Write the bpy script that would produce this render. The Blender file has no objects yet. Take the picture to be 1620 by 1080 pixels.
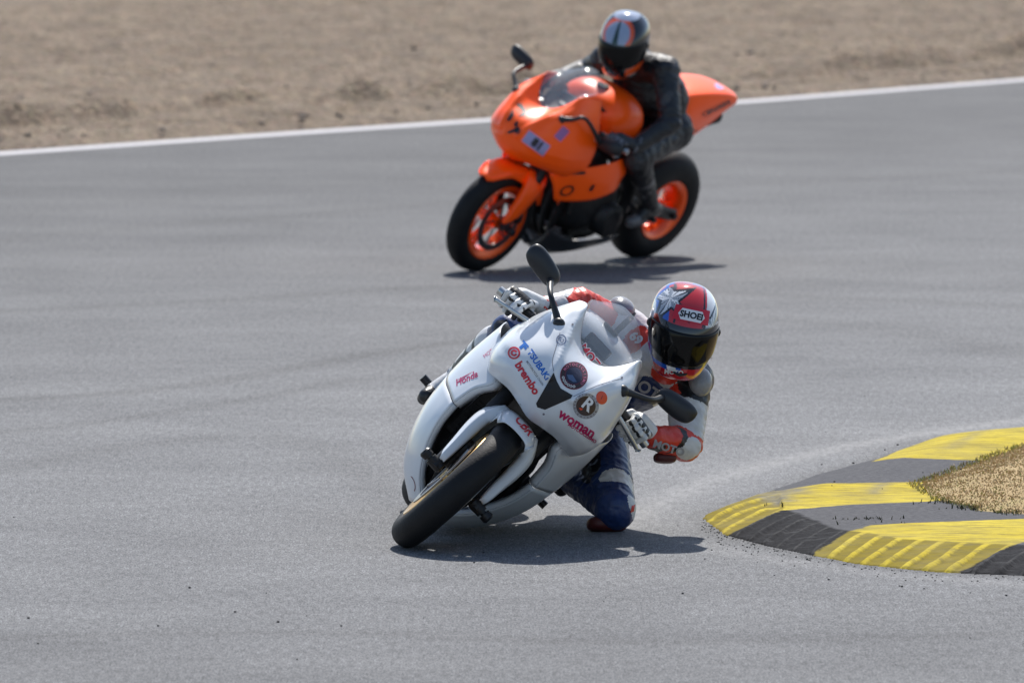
import bpy, bmesh, math, random
import numpy as np
from mathutils import Vector, Matrix, noise as mnoise
from mathutils.bvhtree import BVHTree
R = math.radians
random.seed(4); rng = np.random.default_rng(7)
scene = bpy.context.scene

# ---------------------------------------------------------------- camera
FPX, CAMH, PITCH = 14000.0, 3.18, math.atan((540+537)/14000.0)
cd = bpy.data.cameras.new('camera'); cam = bpy.data.objects.new('camera', cd); scene.collection.objects.link(cam)
cam.location = (0, 0, CAMH); cam.rotation_euler = (R(90)-PITCH, 0, 0)
cd.sensor_width = 23.5; cd.lens = FPX*23.5/1620.0; cd.clip_start = .5; cd.clip_end = 3000
cd.dof.use_dof = True; cd.dof.focus_distance = 31.9; cd.dof.aperture_fstop = 4.3
scene.camera = cam
# ---------------------------------------------------------------- sky, sun, exposure
SUN_EL, SUN_AZ = 53.0, 6.0          # azimuth from +Y towards +X (sun stands beyond the riders)
w = bpy.data.worlds.new('World'); scene.world = w; w.use_nodes = True
nt = w.node_tree; bg = nt.nodes['Background']
sky = nt.nodes.new('ShaderNodeTexSky'); sky.sky_type = 'NISHITA'; sky.sun_disc = False
sky.sun_elevation = R(SUN_EL); sky.sun_rotation = R(SUN_AZ)
nt.links.new(sky.outputs[0], bg.inputs[0]); bg.inputs[1].default_value = .10
sd = bpy.data.lights.new('sun', 'SUN'); so = bpy.data.objects.new('sun', sd); scene.collection.objects.link(so)
sd.energy = 4.2; sd.angle = R(.5); sd.color = (1, .96, .9)
sdir = Vector((math.sin(R(SUN_AZ))*math.cos(R(SUN_EL)), math.cos(R(SUN_AZ))*math.cos(R(SUN_EL)), math.sin(R(SUN_EL))))
so.rotation_euler = sdir.to_track_quat('Z', 'Y').to_euler(); so.location = sdir*40
scene.view_settings.view_transform = 'Standard'; scene.view_settings.look = 'None'
scene.view_settings.exposure = .50; scene.view_settings.gamma = 1

# ---------------------------------------------------------------- geometry helpers
CAMP = Vector((0, 0, CAMH)); FW = Vector((0, math.cos(PITCH), -math.sin(PITCH)))
UP = Vector((0, math.sin(PITCH), math.cos(PITCH))); RT = Vector((1, 0, 0))
def ray(px, py): return FW + RT*((px-810)/FPX) - UP*((py-540)/FPX)
def ground(px, py, z=0.0):
    r = ray(px, py); return CAMP + r*((z-CAMH)/r.z)
class Frame:
    """bike frame: x forward, y to the rider's left, z up in the plane of the bike; origin under the front axle"""
    def __init__(s, cpx, psi, lam, Rw=.30, rw=.058):
        psi, lam = R(psi), R(lam)
        f = Vector((-math.sin(psi), -math.cos(psi), 0)); l0 = Vector((math.cos(psi), -math.sin(psi), 0)); z = Vector((0, 0, 1))
        u = z*math.cos(lam)+l0*math.sin(lam); l = l0*math.cos(lam)-z*math.sin(lam)
        o = ground(*cpx)+u*(Rw-rw)+z*rw-u*Rw
        s.M = Matrix(((f.x, l.x, u.x, o.x), (f.y, l.y, u.y, o.y), (f.z, l.z, u.z, o.z), (0, 0, 0, 1)))
        s.I = s.M.inverted()
    def at(s, px, py, x):
        c = s.I @ CAMP; d = s.I.to_3x3() @ ray(px, py)
        t = (x-c.x)/d.x; p = c+d*t
        return Vector((x, p.y, p.z))
B1 = Frame((645, 865), 1.2, 46.5)
B2 = Frame((752, 428), 38.8, 25.5)

def cr(p0, p1, p2, p3, t):
    return .5*((2*p1)+(-p0+p2)*t+(2*p0-5*p1+4*p2-p3)*t*t+(-p0+3*p1-3*p2+p3)*t**3)
def spline(pts, n, closed=False):
    P = np.array([tuple(p) for p in pts], float); m = len(P); out = []
    segs = m if closed else m-1
    for i in range(segs):
        if closed: a, b, c, d = P[(i-1) % m], P[i], P[(i+1) % m], P[(i+2) % m]
        else:
            b, c = P[i], P[i+1]; a = P[i-1] if i > 0 else 2*b-c; d = P[i+2] if i+2 < m else 2*c-b
        for k in range(n): out.append(cr(a, b, c, d, k/n))
    if not closed: out.append(P[-1])
    return np.array(out)
class MB:
    def __init__(s): s.v = []; s.f = []; s.mi = []
    def add(s, v, f, mi=0, M=None):
        o = len(s.v)
        v = [Vector(tuple(p)) for p in v]
        if M is not None: v = [M @ p for p in v]
        s.v += v; s.f += [tuple(i+o for i in q) for q in f]; s.mi += [mi]*len(f); return s
    def grid(s, rows, mi=0, cu=False, cv=False, M=None, flip=False):
        nr, nc = len(rows), len(rows[0]); v = [p for r in rows for p in r]; f = []
        for i in range(nr if cv else nr-1):
            for j in range(nc if cu else nc-1):
                a, b = i*nc+j, i*nc+(j+1) % nc; c, d = ((i+1) % nr)*nc+(j+1) % nc, ((i+1) % nr)*nc+j
                f.append((a, d, c, b) if flip else (a, b, c, d))
        return s.add(v, f, mi, M)
    def net(s, rows, nu=4, nv=4, mi=0, mirror=False, M=None, flip=False):
        """smooth surface through a net of points; mirror: columns start at the centre line y=0"""
        if mirror: rows = [[(p[0], -p[1], p[2]) for p in reversed(r[1:])]+list(r) for r in rows]
        rr = [spline(r, nu) for r in rows]
        cols = [spline([r[j] for r in rr], nv) for j in range(len(rr[0]))]
        return s.grid([[cols[j][i] for j in range(len(cols))] for i in range(len(cols[0]))], mi, M=M, flip=flip)
    def tube(s, pts, rad, n=12, sm=0, mi=0, M=None, flat=(1, 1), cap=True, ref=(0, 0, 1)):
        pts = [tuple(p) for p in pts]
        if not hasattr(rad, '__len__'): rad = [rad]*len(pts)
        if sm:
            q = spline([p+(r,) for p, r in zip(pts, rad)], sm); pts = q[:, :3]; rad = q[:, 3]
        P = [Vector(tuple(p)) for p in pts]; rows = []; n1 = None
        for i, p in enumerate(P):
            t = (P[min(i+1, len(P)-1)]-P[max(i-1, 0)]).normalized()
            if n1 is None:
                n1 = Vector(ref); n1 = n1-t*n1.dot(t)
                if n1.length < .05: n1 = Vector((1, 0, 0)); n1 = n1-t*n1.dot(t)
            else: n1 = n1-t*n1.dot(t)
            n1.normalize(); n2 = t.cross(n1)
            rows.append([p+(n1*math.cos(a)*flat[0]+n2*math.sin(a)*flat[1])*rad[i] for a in [2*math.pi*k/n for k in range(n)]])
        s.grid(rows, mi, cu=True, M=M, flip=True)
        if cap:
            s.add(rows[0], [tuple(range(n))], mi, M); s.add(rows[-1], [tuple(reversed(range(n)))], mi, M)
        return s
    def lathe(s, prof, n=64, mi=0, M=None, a0=0, a1=2*math.pi, closed=False):
        """profile (radius, y) about the y axis"""
        full = abs(a1-a0-2*math.pi) < 1e-6; m = n if full else n+1; rows = []
        for k in range(m):
            a = a0+(a1-a0)*k/n; rows.append([(r*math.sin(a), y, r*math.cos(a)) for r, y in prof])
        return s.grid(rows, mi, cu=closed, cv=full, M=M)
    def ell(s, c, r, n=20, mi=0, M=None, rot=None, p=2.0):
        rows = []
        for i in range(n//2+1):
            th = math.pi*i/(n//2); row = []
            for k in range(n):
                a = 2*math.pi*k/n; d = [math.sin(th)*math.cos(a), math.sin(th)*math.sin(a), math.cos(th)]
                if p != 2: d = [math.copysign(abs(q)**(2/p), q) for q in d]
                q = Vector((d[0]*r[0], d[1]*r[1], d[2]*r[2]))
                if rot is not None: q = rot @ q
                row.append(q+Vector(tuple(c)))
            rows.append(row)
        return s.grid(rows, mi, cu=True, M=M, flip=True)
    def box(s, c, h, rot=None, mi=0, M=None, bev=.15):
        # a box whose eight corners are chamfered through three nested rings
        x, y, z = h; b = min(h)*bev*2; rows = []
        for zz, q in ((-z, b), (-z+b, 0), (z-b, 0), (z, b)):
            row = [(x-q-b*0, y-q), (x-q, y-q)]
            X, Y = x-q, y-q; k = b
            ring = [(X, -Y+k), (X, Y-k), (X-k, Y), (-X+k, Y), (-X, Y-k), (-X, -Y+k), (-X+k, -Y), (X-k, -Y)]
            rows.append([Vector((a, e, zz)) for a, e in ring])
        rows = [[(rot @ p if rot is not None else p)+Vector(tuple(c)) for p in r] for r in rows]
        s.grid(rows, mi, cu=True, M=M)
        s.add(rows[0], [tuple(reversed(range(8)))], mi, M); s.add(rows[-1], [tuple(range(8))], mi, M); return s
    def build(s, name, mats, parent=None, smooth=True, thick=0, off=-1, angle=None):
        me = bpy.data.meshes.new(name); me.from_pydata([tuple(p) for p in s.v], [], s.f)
        if not isinstance(mats, (list, tuple)): mats = [mats]
        for m in mats: me.materials.append(m)
        me.polygons.foreach_set('material_index', s.mi); me.polygons.foreach_set('use_smooth', [smooth]*len(s.f)); me.update()
        if angle: me.set_sharp_from_angle(angle=R(angle))
        o = bpy.data.objects.new(name, me); scene.collection.objects.link(o)
        if parent: o.parent = parent
        if thick:
            md = o.modifiers.new('thickness', 'SOLIDIFY'); md.thickness = thick; md.offset = off
        return o
def root(name, label, cat, M, group=None):
    o = bpy.data.objects.new(name, None); scene.collection.objects.link(o); o.matrix_world = M; o.empty_display_size = .2
    o['label'] = label; o['category'] = cat
    if group: o['group'] = group
    return o
def tag(o, label, cat, group=None):
    o['label'] = label; o['category'] = cat
    if group: o['group'] = group
    return o

# ---------------------------------------------------------------- materials
def lin(c):
    return tuple(((x/255)/12.92 if x/255 <= .04045 else ((x/255+.055)/1.055)**2.4) for x in c)+(1,)
def mat(name, col, rough=.5, metal=0, coat=0, bump=0, bscale=60, var=0, vscale=6, spec=None, sheen=0):
    m = bpy.data.materials.new(name); m.use_nodes = True; t = m.node_tree; b = t.nodes['Principled BSDF']
    b.inputs['Base Color'].default_value = tuple(col)+(1,) if len(col) == 3 else col
    b.inputs['Roughness'].default_value = rough; b.inputs['Metallic'].default_value = metal
    b.inputs['Coat Weight'].default_value = coat; b.inputs['Coat Roughness'].default_value = .06
    if spec is not None: b.inputs['Specular IOR Level'].default_value = spec
    tc = t.nodes.new('ShaderNodeTexCoord')
    if var:
        n = t.nodes.new('ShaderNodeTexNoise'); n.inputs['Scale'].default_value = vscale; n.inputs['Detail'].default_value = 6
        t.links.new(tc.outputs['Object'], n.inputs['Vector'])
        mx = t.nodes.new('ShaderNodeMix'); mx.data_type = 'RGBA'; mx.blend_type = 'MULTIPLY'; mx.inputs[0].default_value = 1
        mr = t.nodes.new('ShaderNodeMapRange'); mr.inputs[1].default_value = .3; mr.inputs[2].default_value = .7
        mr.inputs[3].default_value = 1-var; mr.inputs[4].default_value = 1+var*.3
        t.links.new(n.outputs[0], mr.inputs[0]); mx.inputs[6].default_value = b.inputs['Base Color'].default_value
        cb = t.nodes.new('ShaderNodeCombineColor')
        for k in range(3): t.links.new(mr.outputs[0], cb.inputs[k])
        t.links.new(cb.outputs[0], mx.inputs[7]); t.links.new(mx.outputs[2], b.inputs['Base Color'])
        mr2 = t.nodes.new('ShaderNodeMapRange'); mr2.inputs[3].default_value = rough+.08; mr2.inputs[4].default_value = max(.03, rough-.06)
        t.links.new(n.outputs[0], mr2.inputs[0]); t.links.new(mr2.outputs[0], b.inputs['Roughness'])
    if bump:
        n = t.nodes.new('ShaderNodeTexNoise'); n.inputs['Scale'].default_value = bscale; n.inputs['Detail'].default_value = 5
        t.links.new(tc.outputs['Object'], n.inputs['Vector'])
        bp = t.nodes.new('ShaderNodeBump'); bp.inputs['Strength'].default_value = bump; bp.inputs['Distance'].default_value = .01
        t.links.new(n.outputs[0], bp.inputs['Height']); t.links.new(bp.outputs[0], b.inputs['Normal'])
    return m
M_ = dict(
 white=mat('white_paint', (.77, .80, .83), .3, coat=.5, var=.05, vscale=9),
 orange=mat('orange_paint', (1.5, .140, .002), .36, coat=.3, var=.05, spec=.35),  # red pushed past full reflectance: imitated fluorescence, glows slightly in shade
 tyre=mat('tyre_rubber', (.010, .010, .011), .66, spec=.35, bump=.15, bscale=120, var=.25, vscale=14),
 gold=mat('gold_rim', (.62, .40, .16), .28, metal=1),
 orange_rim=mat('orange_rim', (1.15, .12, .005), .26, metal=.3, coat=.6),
 steel=mat('steel', (.55, .55, .56), .3, metal=1, var=.2, vscale=30),
 disc=mat('brake_steel', (.32, .31, .30), .35, metal=1),
 black=mat('black_plastic', (.012, .012, .013), .45, bump=.05, var=.2),
 gloss=mat('gloss_black', (.010, .010, .012), .15, coat=.5),
 mirror_shell=mat('mirror_plastic', (.022, .023, .026), .42, var=.15),
 engine=mat('engine_metal', (.04, .04, .042), .5, metal=.6, var=.3, vscale=25, bump=.2, bscale=40),
 frame=mat('frame_metal', (.03, .03, .032), .4, metal=.5),
 radiator=mat('radiator', (.02, .02, .022), .6, metal=.3),
 alu=mat('lever_aluminium', (.62, .62, .60), .3, metal=1),
 seat=mat('seat_vinyl', (.02, .02, .022), .6, bump=.2),
 inner=mat('inner_cover_black', (.014, .014, .015), .6),
 grey_belly=mat('belly_grey', (.045, .045, .05), .4, coat=.3, var=.2),
)
def glass(name, tint, alpha):
    m = bpy.data.materials.new(name); m.use_nodes = True; t = m.node_tree; b = t.nodes['Principled BSDF']
    b.inputs['Base Color'].default_value = tint; b.inputs['Roughness'].default_value = .04
    b.inputs['Alpha'].default_value = alpha; b.inputs['Coat Weight'].default_value = .5; b.inputs['Specular IOR Level'].default_value = .6
    return m
M_['screen'] = glass('clear_screen', (.42, .46, .5, 1), .24)
M_['visor'] = mat('dark_visor', (.004, .004, .004), .10, spec=.25)

# ---------------------------------------------------------------- motorcycle
def steer_matrix(deg):
    ax = Vector((-.42, 0, .91)).normalized(); p = Vector((-.10, 0, .30))
    return Matrix.Translation(p) @ Matrix.Rotation(R(deg), 4, ax) @ Matrix.Translation(-p)
def ring_tyre(Rc, rs, bead):
    """circular section of radius rs about ring radius Rc, closed by bead and inner wall"""
    pr = []
    for k in range(21):
        a = R(-118+236*k/20); pr.append((Rc+rs*math.cos(a), rs*1.0*math.sin(a)))
    pr += [(bead, rs*.70), (bead-.004, 0), (bead, -rs*.70)]
    return pr
def wheel(parent, name, cx, cz, Rc, rs, rimw, mrim, M=None, discs=(1, -1), dr=.155, sprocket=False):
    T = Matrix.Translation((cx, 0, cz)); T = T if M is None else M @ T
    b = MB().lathe(ring_tyre(Rc, rs, Rc-rs*.62), 96, closed=True, M=T)
    e = bpy.data.objects.new(name, None); scene.collection.objects.link(e); e.parent = parent
    ty = b.build('tyre', M_['tyre'], e)
    bead = Rc-rs*.60; w_ = rimw
    r = MB()
    r.lathe([(bead+.006, w_), (bead+.002, w_+.004), (bead-.016, w_*.93), (bead-.040, w_*.62), (bead-.048, 0), (bead-.040, -w_*.62), (bead-.016, -w_*.93),
             (bead+.002, -w_-.004), (bead+.006, -w_), (bead-.004, -w_*.8), (bead-.014, 0), (bead-.004, w_*.8)], 96, closed=True, M=T)
    r.lathe([(.012, -.06), (.032, -.058), (.036, -.03), (.04, 0), (.036, .03), (.032, .058), (.012, .06)], 32, M=T)
    for k in range(3):
        for s in (-.16, .16):
            a = 2*math.pi*k/3+.4
            def P(rr, aa): return (rr*math.sin(aa), 0, rr*math.cos(aa))
            r.tube([P(.03, a), P(.08, a+s*.9), P((bead+.03)*.55, a+s*1.2), P(bead-.036, a+s*1.35)], [.014, .011, .009, .012], 10, sm=3, M=T, flat=(1.5, .6), ref=(0, 1, 0))
    r.build('rim', mrim, e, angle=40)
    for s in discs:
        d = MB()
        y = .062*s
        d.lathe([(dr, y-.0025), (dr, y+.0025), (dr-.036, y+.0025), (dr-.036, y-.0025)], 64, closed=True, M=T)
        for k in range(5):
            a = 2*math.pi*k/5
            d.tube([(.035*math.sin(a), y*.9, .035*math.cos(a)), ((dr-.03)*math.sin(a+.2), y, (dr-.03)*math.cos(a+.2))], .007, 6, M=T)
        d.build('brake_disc', M_['disc'], e, angle=40)
    return e

NOSE = [
 [(.03, 0, .655), (.015, .06, .665), (-.02, .12, .672), (-.085, .17, .662), (-.15, .212, .655), (-.27, .232, .665)],
 [(.10, 0, .70), (.09, .06, .705), (.045, .13, .71), (-.02, .19, .70), (-.11, .236, .70), (-.28, .256, .705)],
 [(.135, 0, .77), (.125, .07, .77), (.08, .15, .772), (.012, .21, .768), (-.09, .250, .765), (-.29, .262, .76)],
 [(.135, 0, .835), (.125, .07, .835), (.08, .148, .835), (.008, .205, .83), (-.09, .244, .825), (-.30, .262, .81)],
 [(.09, 0, .895), (.085, .065, .897), (.055, .132, .90), (-.012, .186, .90), (-.105, .228, .895), (-.31, .246, .87)],
 [(.0, 0, .935), (-.005, .06, .943), (-.005, .118, .96), (-.045, .163, .978), (-.13, .20, .985), (-.31, .222, .945)],
 [(-.085, 0, .952), (-.10, .05, .967), (-.13, .088, 1.0), (-.165, .118, 1.045), (-.215, .14, 1.078), (-.33, .165, 1.06)]]
SIDE = [
 [(-.245, .232, .735), (-.33, .270, .765), (-.42, .284, .785), (-.52, .278, .80), (-.57, .25, .79)],
 [(-.13, .168, .652), (-.24, .238, .67), (-.38, .282, .69), (-.52, .288, .70), (-.62, .265, .69)],
 [(-.18, .200, .57), (-.26, .238, .585), (-.40, .284, .60), (-.56, .290, .61), (-.65, .27, .60)],
 [(-.23, .212, .48), (-.31, .247, .49), (-.43, .280, .5), (-.58, .285, .52), (-.67, .265, .53)]]
BELLY = [
 [(-.232, .211, .476), (-.312, .246, .486), (-.432, .279, .496), (-.582, .284, .516), (-.672, .264, .526)],
 [(-.275, .198, .39), (-.35, .230, .38), (-.46, .262, .38), (-.62, .265, .38), (-.80, .25, .38)],
 [(-.315, .165, .30), (-.39, .19, .27), (-.5, .215, .255), (-.66, .22, .26), (-.85, .21, .27)],
 [(-.345, .108, .21), (-.41, .12, .175), (-.52, .148, .16), (-.68, .155, .17), (-.88, .145, .19)],
 [(-.385, .02, .13), (-.45, .04, .105), (-.55, .055, .095), (-.7, .055, .105), (-.88, .055, .13)]]

def motorcycle(frame, label, paint, rim, bellym, steer, tail_h=0, peg_y=.33, open_belly=False, folded=None):
    root_ = root('motorcycle', label, 'motorcycle', frame.M)
    S = steer_matrix(steer); out = {'root': root_}
    wheel(root_, 'front_wheel', 0, .30, .242, .058, .054, rim, M=S)
    wheel(root_, 'rear_wheel', -1.375, .315, .223, .092, .080, rim, discs=(-1,), dr=.11)
    # fork legs, clamps, axle, calipers
    for s in (1, -1):
        fk = MB(); y = .103*s
        fk.tube([(.005, y, .285), (-.07, y, .45), (-.135, y, .60)], .024, 16, M=S)
        fk.tube([(-.12, y, .565), (-.30, y, .97)], .029, 16, M=S)
        fk.tube([(0, .085*s, .30), (0, .135*s, .30)], .022, 16, M=S)
        fo = fk.build('fork_leg', M_['engine'], root_, angle=40)
        ax = MB().tube([(0, .13*s, .30), (0, .142*s, .30), (0, .143*s, .30), (0, .165*s, .30), (0, .172*s, .30)], [.012, .012, .021, .023, .017], 16, M=S)
        ax.build('axle_slider', M_['frame'], fo, angle=40)
        cp = MB()
        for t in (0, 1):
            cp.ell((-.085-.015*t, .075*s, .40-.055*t), (.032, .034, .036), 14, M=S, p=3)
        cp.tube([(-.08, .075*s, .44), (-.10, .075*s, .32)], .026, 10, M=S, flat=(1, 1.3))
        cp.build('brake_caliper', M_['frame'], root_)
    tc = MB()
    for z in (.70, .93):
        x = -.13-.30*0-(z-.585)*.445
        tc.tube([(x, -.13, z), (x+.015, 0, z), (x, .13, z)], [.034, .03, .034], 12, sm=3, M=S)
    tc.tube([(-.17, 0, .66), (-.33, 0, .99)], .03, 12)
    tc.build('triple_clamp', M_['frame'], root_)
    # fender hugging the wheel, with covers running down the fork legs
    fd = MB(); rows = []
    for th, hw, dep, rr in (((37, .022, .004, .330), (33, .050, .008, .330)) if open_belly else ())+((24, .070, .012, .328), (20, .076, .02, .332), (13, .080, .03, .335), (3, .080, .05, .337), (-15, .080, .075, .338), (-35, .082, .09, .338), (-55, .078, .06, .334), (-72, .055, .02, .328)):
        row = []
        for yy, dd in ((0, 0), (.45, .004), (.8, .018), (1, .05), (1.03, .5), (1.0, 1)):
            r_ = rr-(.02+dep)*dd if dd > .1 else rr-dd*.55
            a = R(th); row.append((r_*math.sin(a), yy*hw, .30+r_*math.cos(a)))
        rows.append(row)
    fd.net(rows, 4, 4, mirror=True, M=S)
    for s in (1, -1):
        cov = []
        for t, yi, yo, fx, bk in ((-.005, .092, .112, .018, .02), (.02, .088, .124, .030, .05), (.09, .085, .131, .034, .075), (.17, .082, .138, .040, .09), (.235, .076, .134, .048, .10), (.285, .066, .115, .052, .09), (.318, .056, .088, .046, .06)):
            cx, cz = .004-t*.41, .325+t*.912; m_ = (yi+yo)/2
            cov.append([(x_, s*y_, cz+z_) for x_, y_, z_ in ((cx-.01, yi, 0), (cx+fx*.75, yi+.004, .004), (cx+fx, m_-.008, .006), (cx+fx*.92, m_+.014, .005), (cx+fx*.5, yo-.006, .002), (cx-.01, yo, 0), (cx-bk*.6, yo-.004, 0), (cx-bk, yo-.014, 0))])
        fd.net(cov, 4, 5, M=S, flip=(s < 0))
    out['fender'] = fd.build('front_fender', paint, root_, thick=.003)
    # nose
    nb = MB().net(NOSE, 13, 12, mirror=True)
    ridge = spline([(.060, .822), (.078, .88), (.105, .95), (.128, 1.02), (.138, 1.075)], 6); ridge2 = spline([(.045, .80), (.12, .775), (.2, .76), (.27, .75)], 6)
    for v in nb.v:                                  # pressed creases of the panel
        for rd, hh, ww in ((ridge, .011, .020), (ridge2, -.007, .024)):
            d = min(math.hypot(abs(v.y)-q[0], v.z-q[1]) for q in rd)
            if d < ww: v.x += hh*(1-d/ww)*1.2
    out['nose'] = nb.build('upper_fairing', paint, root_, thick=.004)
    # air intake in the nose: a black V
    vpts = [(.0, .716), (-.030, .765), (-.066, .825), (-.052, .848), (-.022, .826), (0, .818), (.022, .826), (.052, .848), (.066, .825), (.030, .765)]
    out['vpts'] = vpts
    # windscreen
    base = NOSE[-1][:5]
    sc = [[(p[0]-.002, p[1], p[2]+.001) for p in base],
          [(-.16, 0, 1.015), (-.17, .045, 1.022), (-.19, .085, 1.038), (-.225, .115, 1.062), (-.27, .139, 1.082)],
          [(-.25, 0, 1.085), (-.255, .045, 1.085), (-.265, .088, 1.078), (-.285, .118, 1.079), (-.31, .138, 1.087)],
          [(-.345, 0, 1.137), (-.347, .04, 1.134), (-.35, .078, 1.118), (-.357, .112, 1.098), (-.368, .135, 1.092)],
          [(-.41, 0, 1.158), (-.41, .035, 1.155), (-.405, .07, 1.138), (-.398, .105, 1.11), (-.39, .130, 1.094)]]
    out['screen'] = MB().net(sc, 4, 4, mirror=True).build('windscreen', M_['screen'], root_, thick=.003)
    # inner cowl behind screen with the instruments, seen through it
    ic = MB().net([[(-.10, 0, .945), (-.15, .06, .96), (-.24, .10, 1.0), (-.32, .12, 1.035)],
                   [(-.22, 0, .95), (-.25, .06, .965), (-.32, .10, .99), (-.38, .13, 1.02)],
                   [(-.34, 0, .965), (-.36, .06, .965), (-.40, .10, .97), (-.44, .14, .98)]], 4, 4, mirror=True)
    ic.build('dash_panel', M_['inner'], root_, thick=.004)
    da = MB().box((-.27, 0, .995), (.010, .055, .026), Matrix.Rotation(R(-35), 3, 'Y'), bev=.3)
    d_ = da.build('instrument_cluster', M_['gloss'], root_, angle=40)
    # nose underside / headlamp housing, dark
    un = MB().net([[(.02, 0, .668), (-.02, .07, .675), (-.10, .13, .672), (-.20, .18, .665)],
                   [(-.08, 0, .70), (-.10, .07, .70), (-.16, .13, .70), (-.26, .19, .69)],
                   [(-.24, 0, .72), (-.24, .07, .72), (-.26, .13, .72), (-.32, .2, .71)]], 3, 3, mirror=True)
    un.build('nose_liner', M_['inner'], root_, thick=.004)
    # side fairings and belly pan
    for s in (1, -1):
        SD = [list(r) for r in SIDE]
        if open_belly: SD[0] = [(x_, y_, z_-.035) for x_, y_, z_ in SD[0]]; SD[3] = [(-.20, .195, .50), (-.30, .245, .515), (-.42, .280, .54), (-.54, .285, .575), (-.60, .268, .60)]; SD[2] = [(-.16, .185, .58), (-.26, .238, .59), (-.40, .284, .61), (-.52, .290, .63), (-.60, .27, .64)]
        sf = MB().net([[(p[0], p[1]*s, p[2]) for p in r] for r in SD], 6, 6, flip=(s < 0))
        # turned-in front lip and lower return
        lip = [[(p[0]+dx, (p[1]-dy)*s, p[2]) for dx, dy in ((0, 0), (-.012, .018), (-.05, .03))] for p in spline([r[0] for r in SIDE], 5)]
        sf.grid(lip, flip=(s > 0))
        out['side%d' % s] = sf.build('side_fairing', paint, root_, thick=.0035)
    bl = [[(p[0], p[1], p[2]) for p in r] for r in (BELLY[2:] if open_belly else BELLY)]
    full = MB()
    for s in (1, -1):
        full.net([[(p[0], p[1]*s, p[2]) for p in r] for r in bl], 5, 5, flip=(s < 0))
        lip = [[(p[0]+dx, (p[1]-dy)*s, p[2]) for dx, dy in ((0, 0), (-.012, .015), (-.05, .02))] for p in spline([r[0] for r in bl], 5)]
        full.grid(lip, flip=(s > 0))
    full.net([[(p[0], p[1]*s, p[2]-.001) for s in (1, 0, -1)] for p in BELLY[-1]], 3, 3)
    out['belly'] = full.build('belly_pan', bellym, root_, thick=.0035)
    # radiator, engine and frame behind the wheel
    rd = MB().box((-.40, 0, .53), (.018, .16, .15), Matrix.Rotation(R(12), 3, 'Y'), bev=.1)
    for k in range(14): rd.box((-.378+.004*(k-7)*.4*-1, 0, .40+.02*k), (.004, .15, .002), bev=.1)
    rd.build('radiator', M_['radiator'], root_, smooth=False)
    en = MB().ell((-.62, 0, .42), (.22, .19, .17), 24, p=3.2).ell((-.52, 0, .62), (.15, .17, .15), 24, p=3, rot=Matrix.Rotation(R(30), 3, 'Y'))
    en.tube([(-.72, .15, .36), (-.72, .225, .36), (-.72, .235, .36)], [.10, .095, .06], 24)
    en.tube([(-.62, -.15, .40), (-.62, -.22, .40), (-.62, -.23, .40)], [.09, .085, .05], 24)
    en.build('engine', M_['engine'], root_)
    ex = MB()
    for y in (-.12, -.04, .04, .12):
        ex.tube([(-.50, y, .56), (-.40, y, .50), (-.385, y*.9, .36), (-.42, y*.7, .24), (-.52, y*.5, .175), (-.70, y*.3, .165)], .019, 10, sm=4)
    ex.tube([(-.68, 0, .17), (-.90, .02, .22), (-1.05, -.07, .45), (-1.12, -.06, .72), (-1.3, 0, .80), (-1.62, 0, .84)], [.035, .035, .03, .035, .055, .05], 14, sm=5)
    ex.build('exhaust', M_['engine'], root_)
    for s in (1, -1):
        MB().tube([(-.33, .06*s, .93), (-.46, .13*s, .84), (-.68, .17*s, .70), (-.88, .15*s, .52), (-.92, .13*s, .36)], [.035, .05, .055, .05, .045], 10, sm=4, flat=(1, .45)).build('frame_spar', M_['frame'], root_)
        sw = MB().tube([(-.90, .12*s, .42), (-1.1, .14*s, .38), (-1.375, .125*s, .315), (-1.42, .125*s, .315)], [.035, .035, .03, .025], 10, sm=3, flat=(1.2, .5))
        sw.tube([(-1.375, .08*s, .315), (-1.375, .165*s, .315)], .017, 12)
        sw.build('swingarm', M_['frame'], root_)
        pg = MB().tube([(-.93, .15*s, .42), (-.97, .19*s, .40), (-.96, .22*s, .40)], .012, 8, sm=2).tube([(-.96, .215*s, .40), (-.955, peg_y*s, .405)], .016, 10)
        pg.tube([(-.97, .19*s, .40), (-1.0, .18*s, .50), (-.9, .17*s, .52)], .014, 8, sm=2, flat=(1.6, .5))
        pg.build('footpeg', M_['frame'], root_, angle=40)
    # tank
    tk = [[(-.40, 0, .97), (-.40, .07, .965), (-.41, .12, .94), (-.43, .14, .89), (-.45, .13, .84)],
          [(-.47, 0, 1.035), (-.47, .10, 1.025), (-.47, .17, .985), (-.48, .195, .92), (-.5, .18, .84)],
          [(-.58, 0, 1.06), (-.58, .11, 1.05), (-.58, .19, 1.0), (-.58, .22, .92), (-.58, .20, .82)],
          [(-.70, 0, 1.04), (-.70, .10, 1.03), (-.70, .175, .985), (-.70, .20, .91), (-.70, .18, .80)],
          [(-.80, 0, .97), (-.80, .07, .96), (-.80, .12, .93), (-.80, .14, .87), (-.80, .13, .79)],
          [(-.87, 0, .885), (-.87, .05, .88), (-.87, .09, .86), (-.87, .10, .83), (-.87, .10, .78)]]
    out['tank'] = MB().net(tk, 5, 5, mirror=True).build('fuel_tank', paint, root_, thick=.003)
    c_ = MB().tube([(-.53, 0, 1.055), (-.53, 0, 1.064)], .035, 20).build('filler_cap', M_['frame'], root_, angle=40)
    MB().net([[(-.86, 0, .875), (-.86, .09, .865), (-.86, .13, .82)], [(-.95, 0, .86), (-.95, .12, .855), (-.95, .155, .80)], [(-1.07, 0, .88), (-1.07, .12, .875), (-1.07, .16, .82)], [(-1.14, 0, .93), (-1.14, .10, .92), (-1.14, .15, .85)]], 4, 5, mirror=True).build('seat', M_['seat'], root_, thick=.02)
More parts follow.
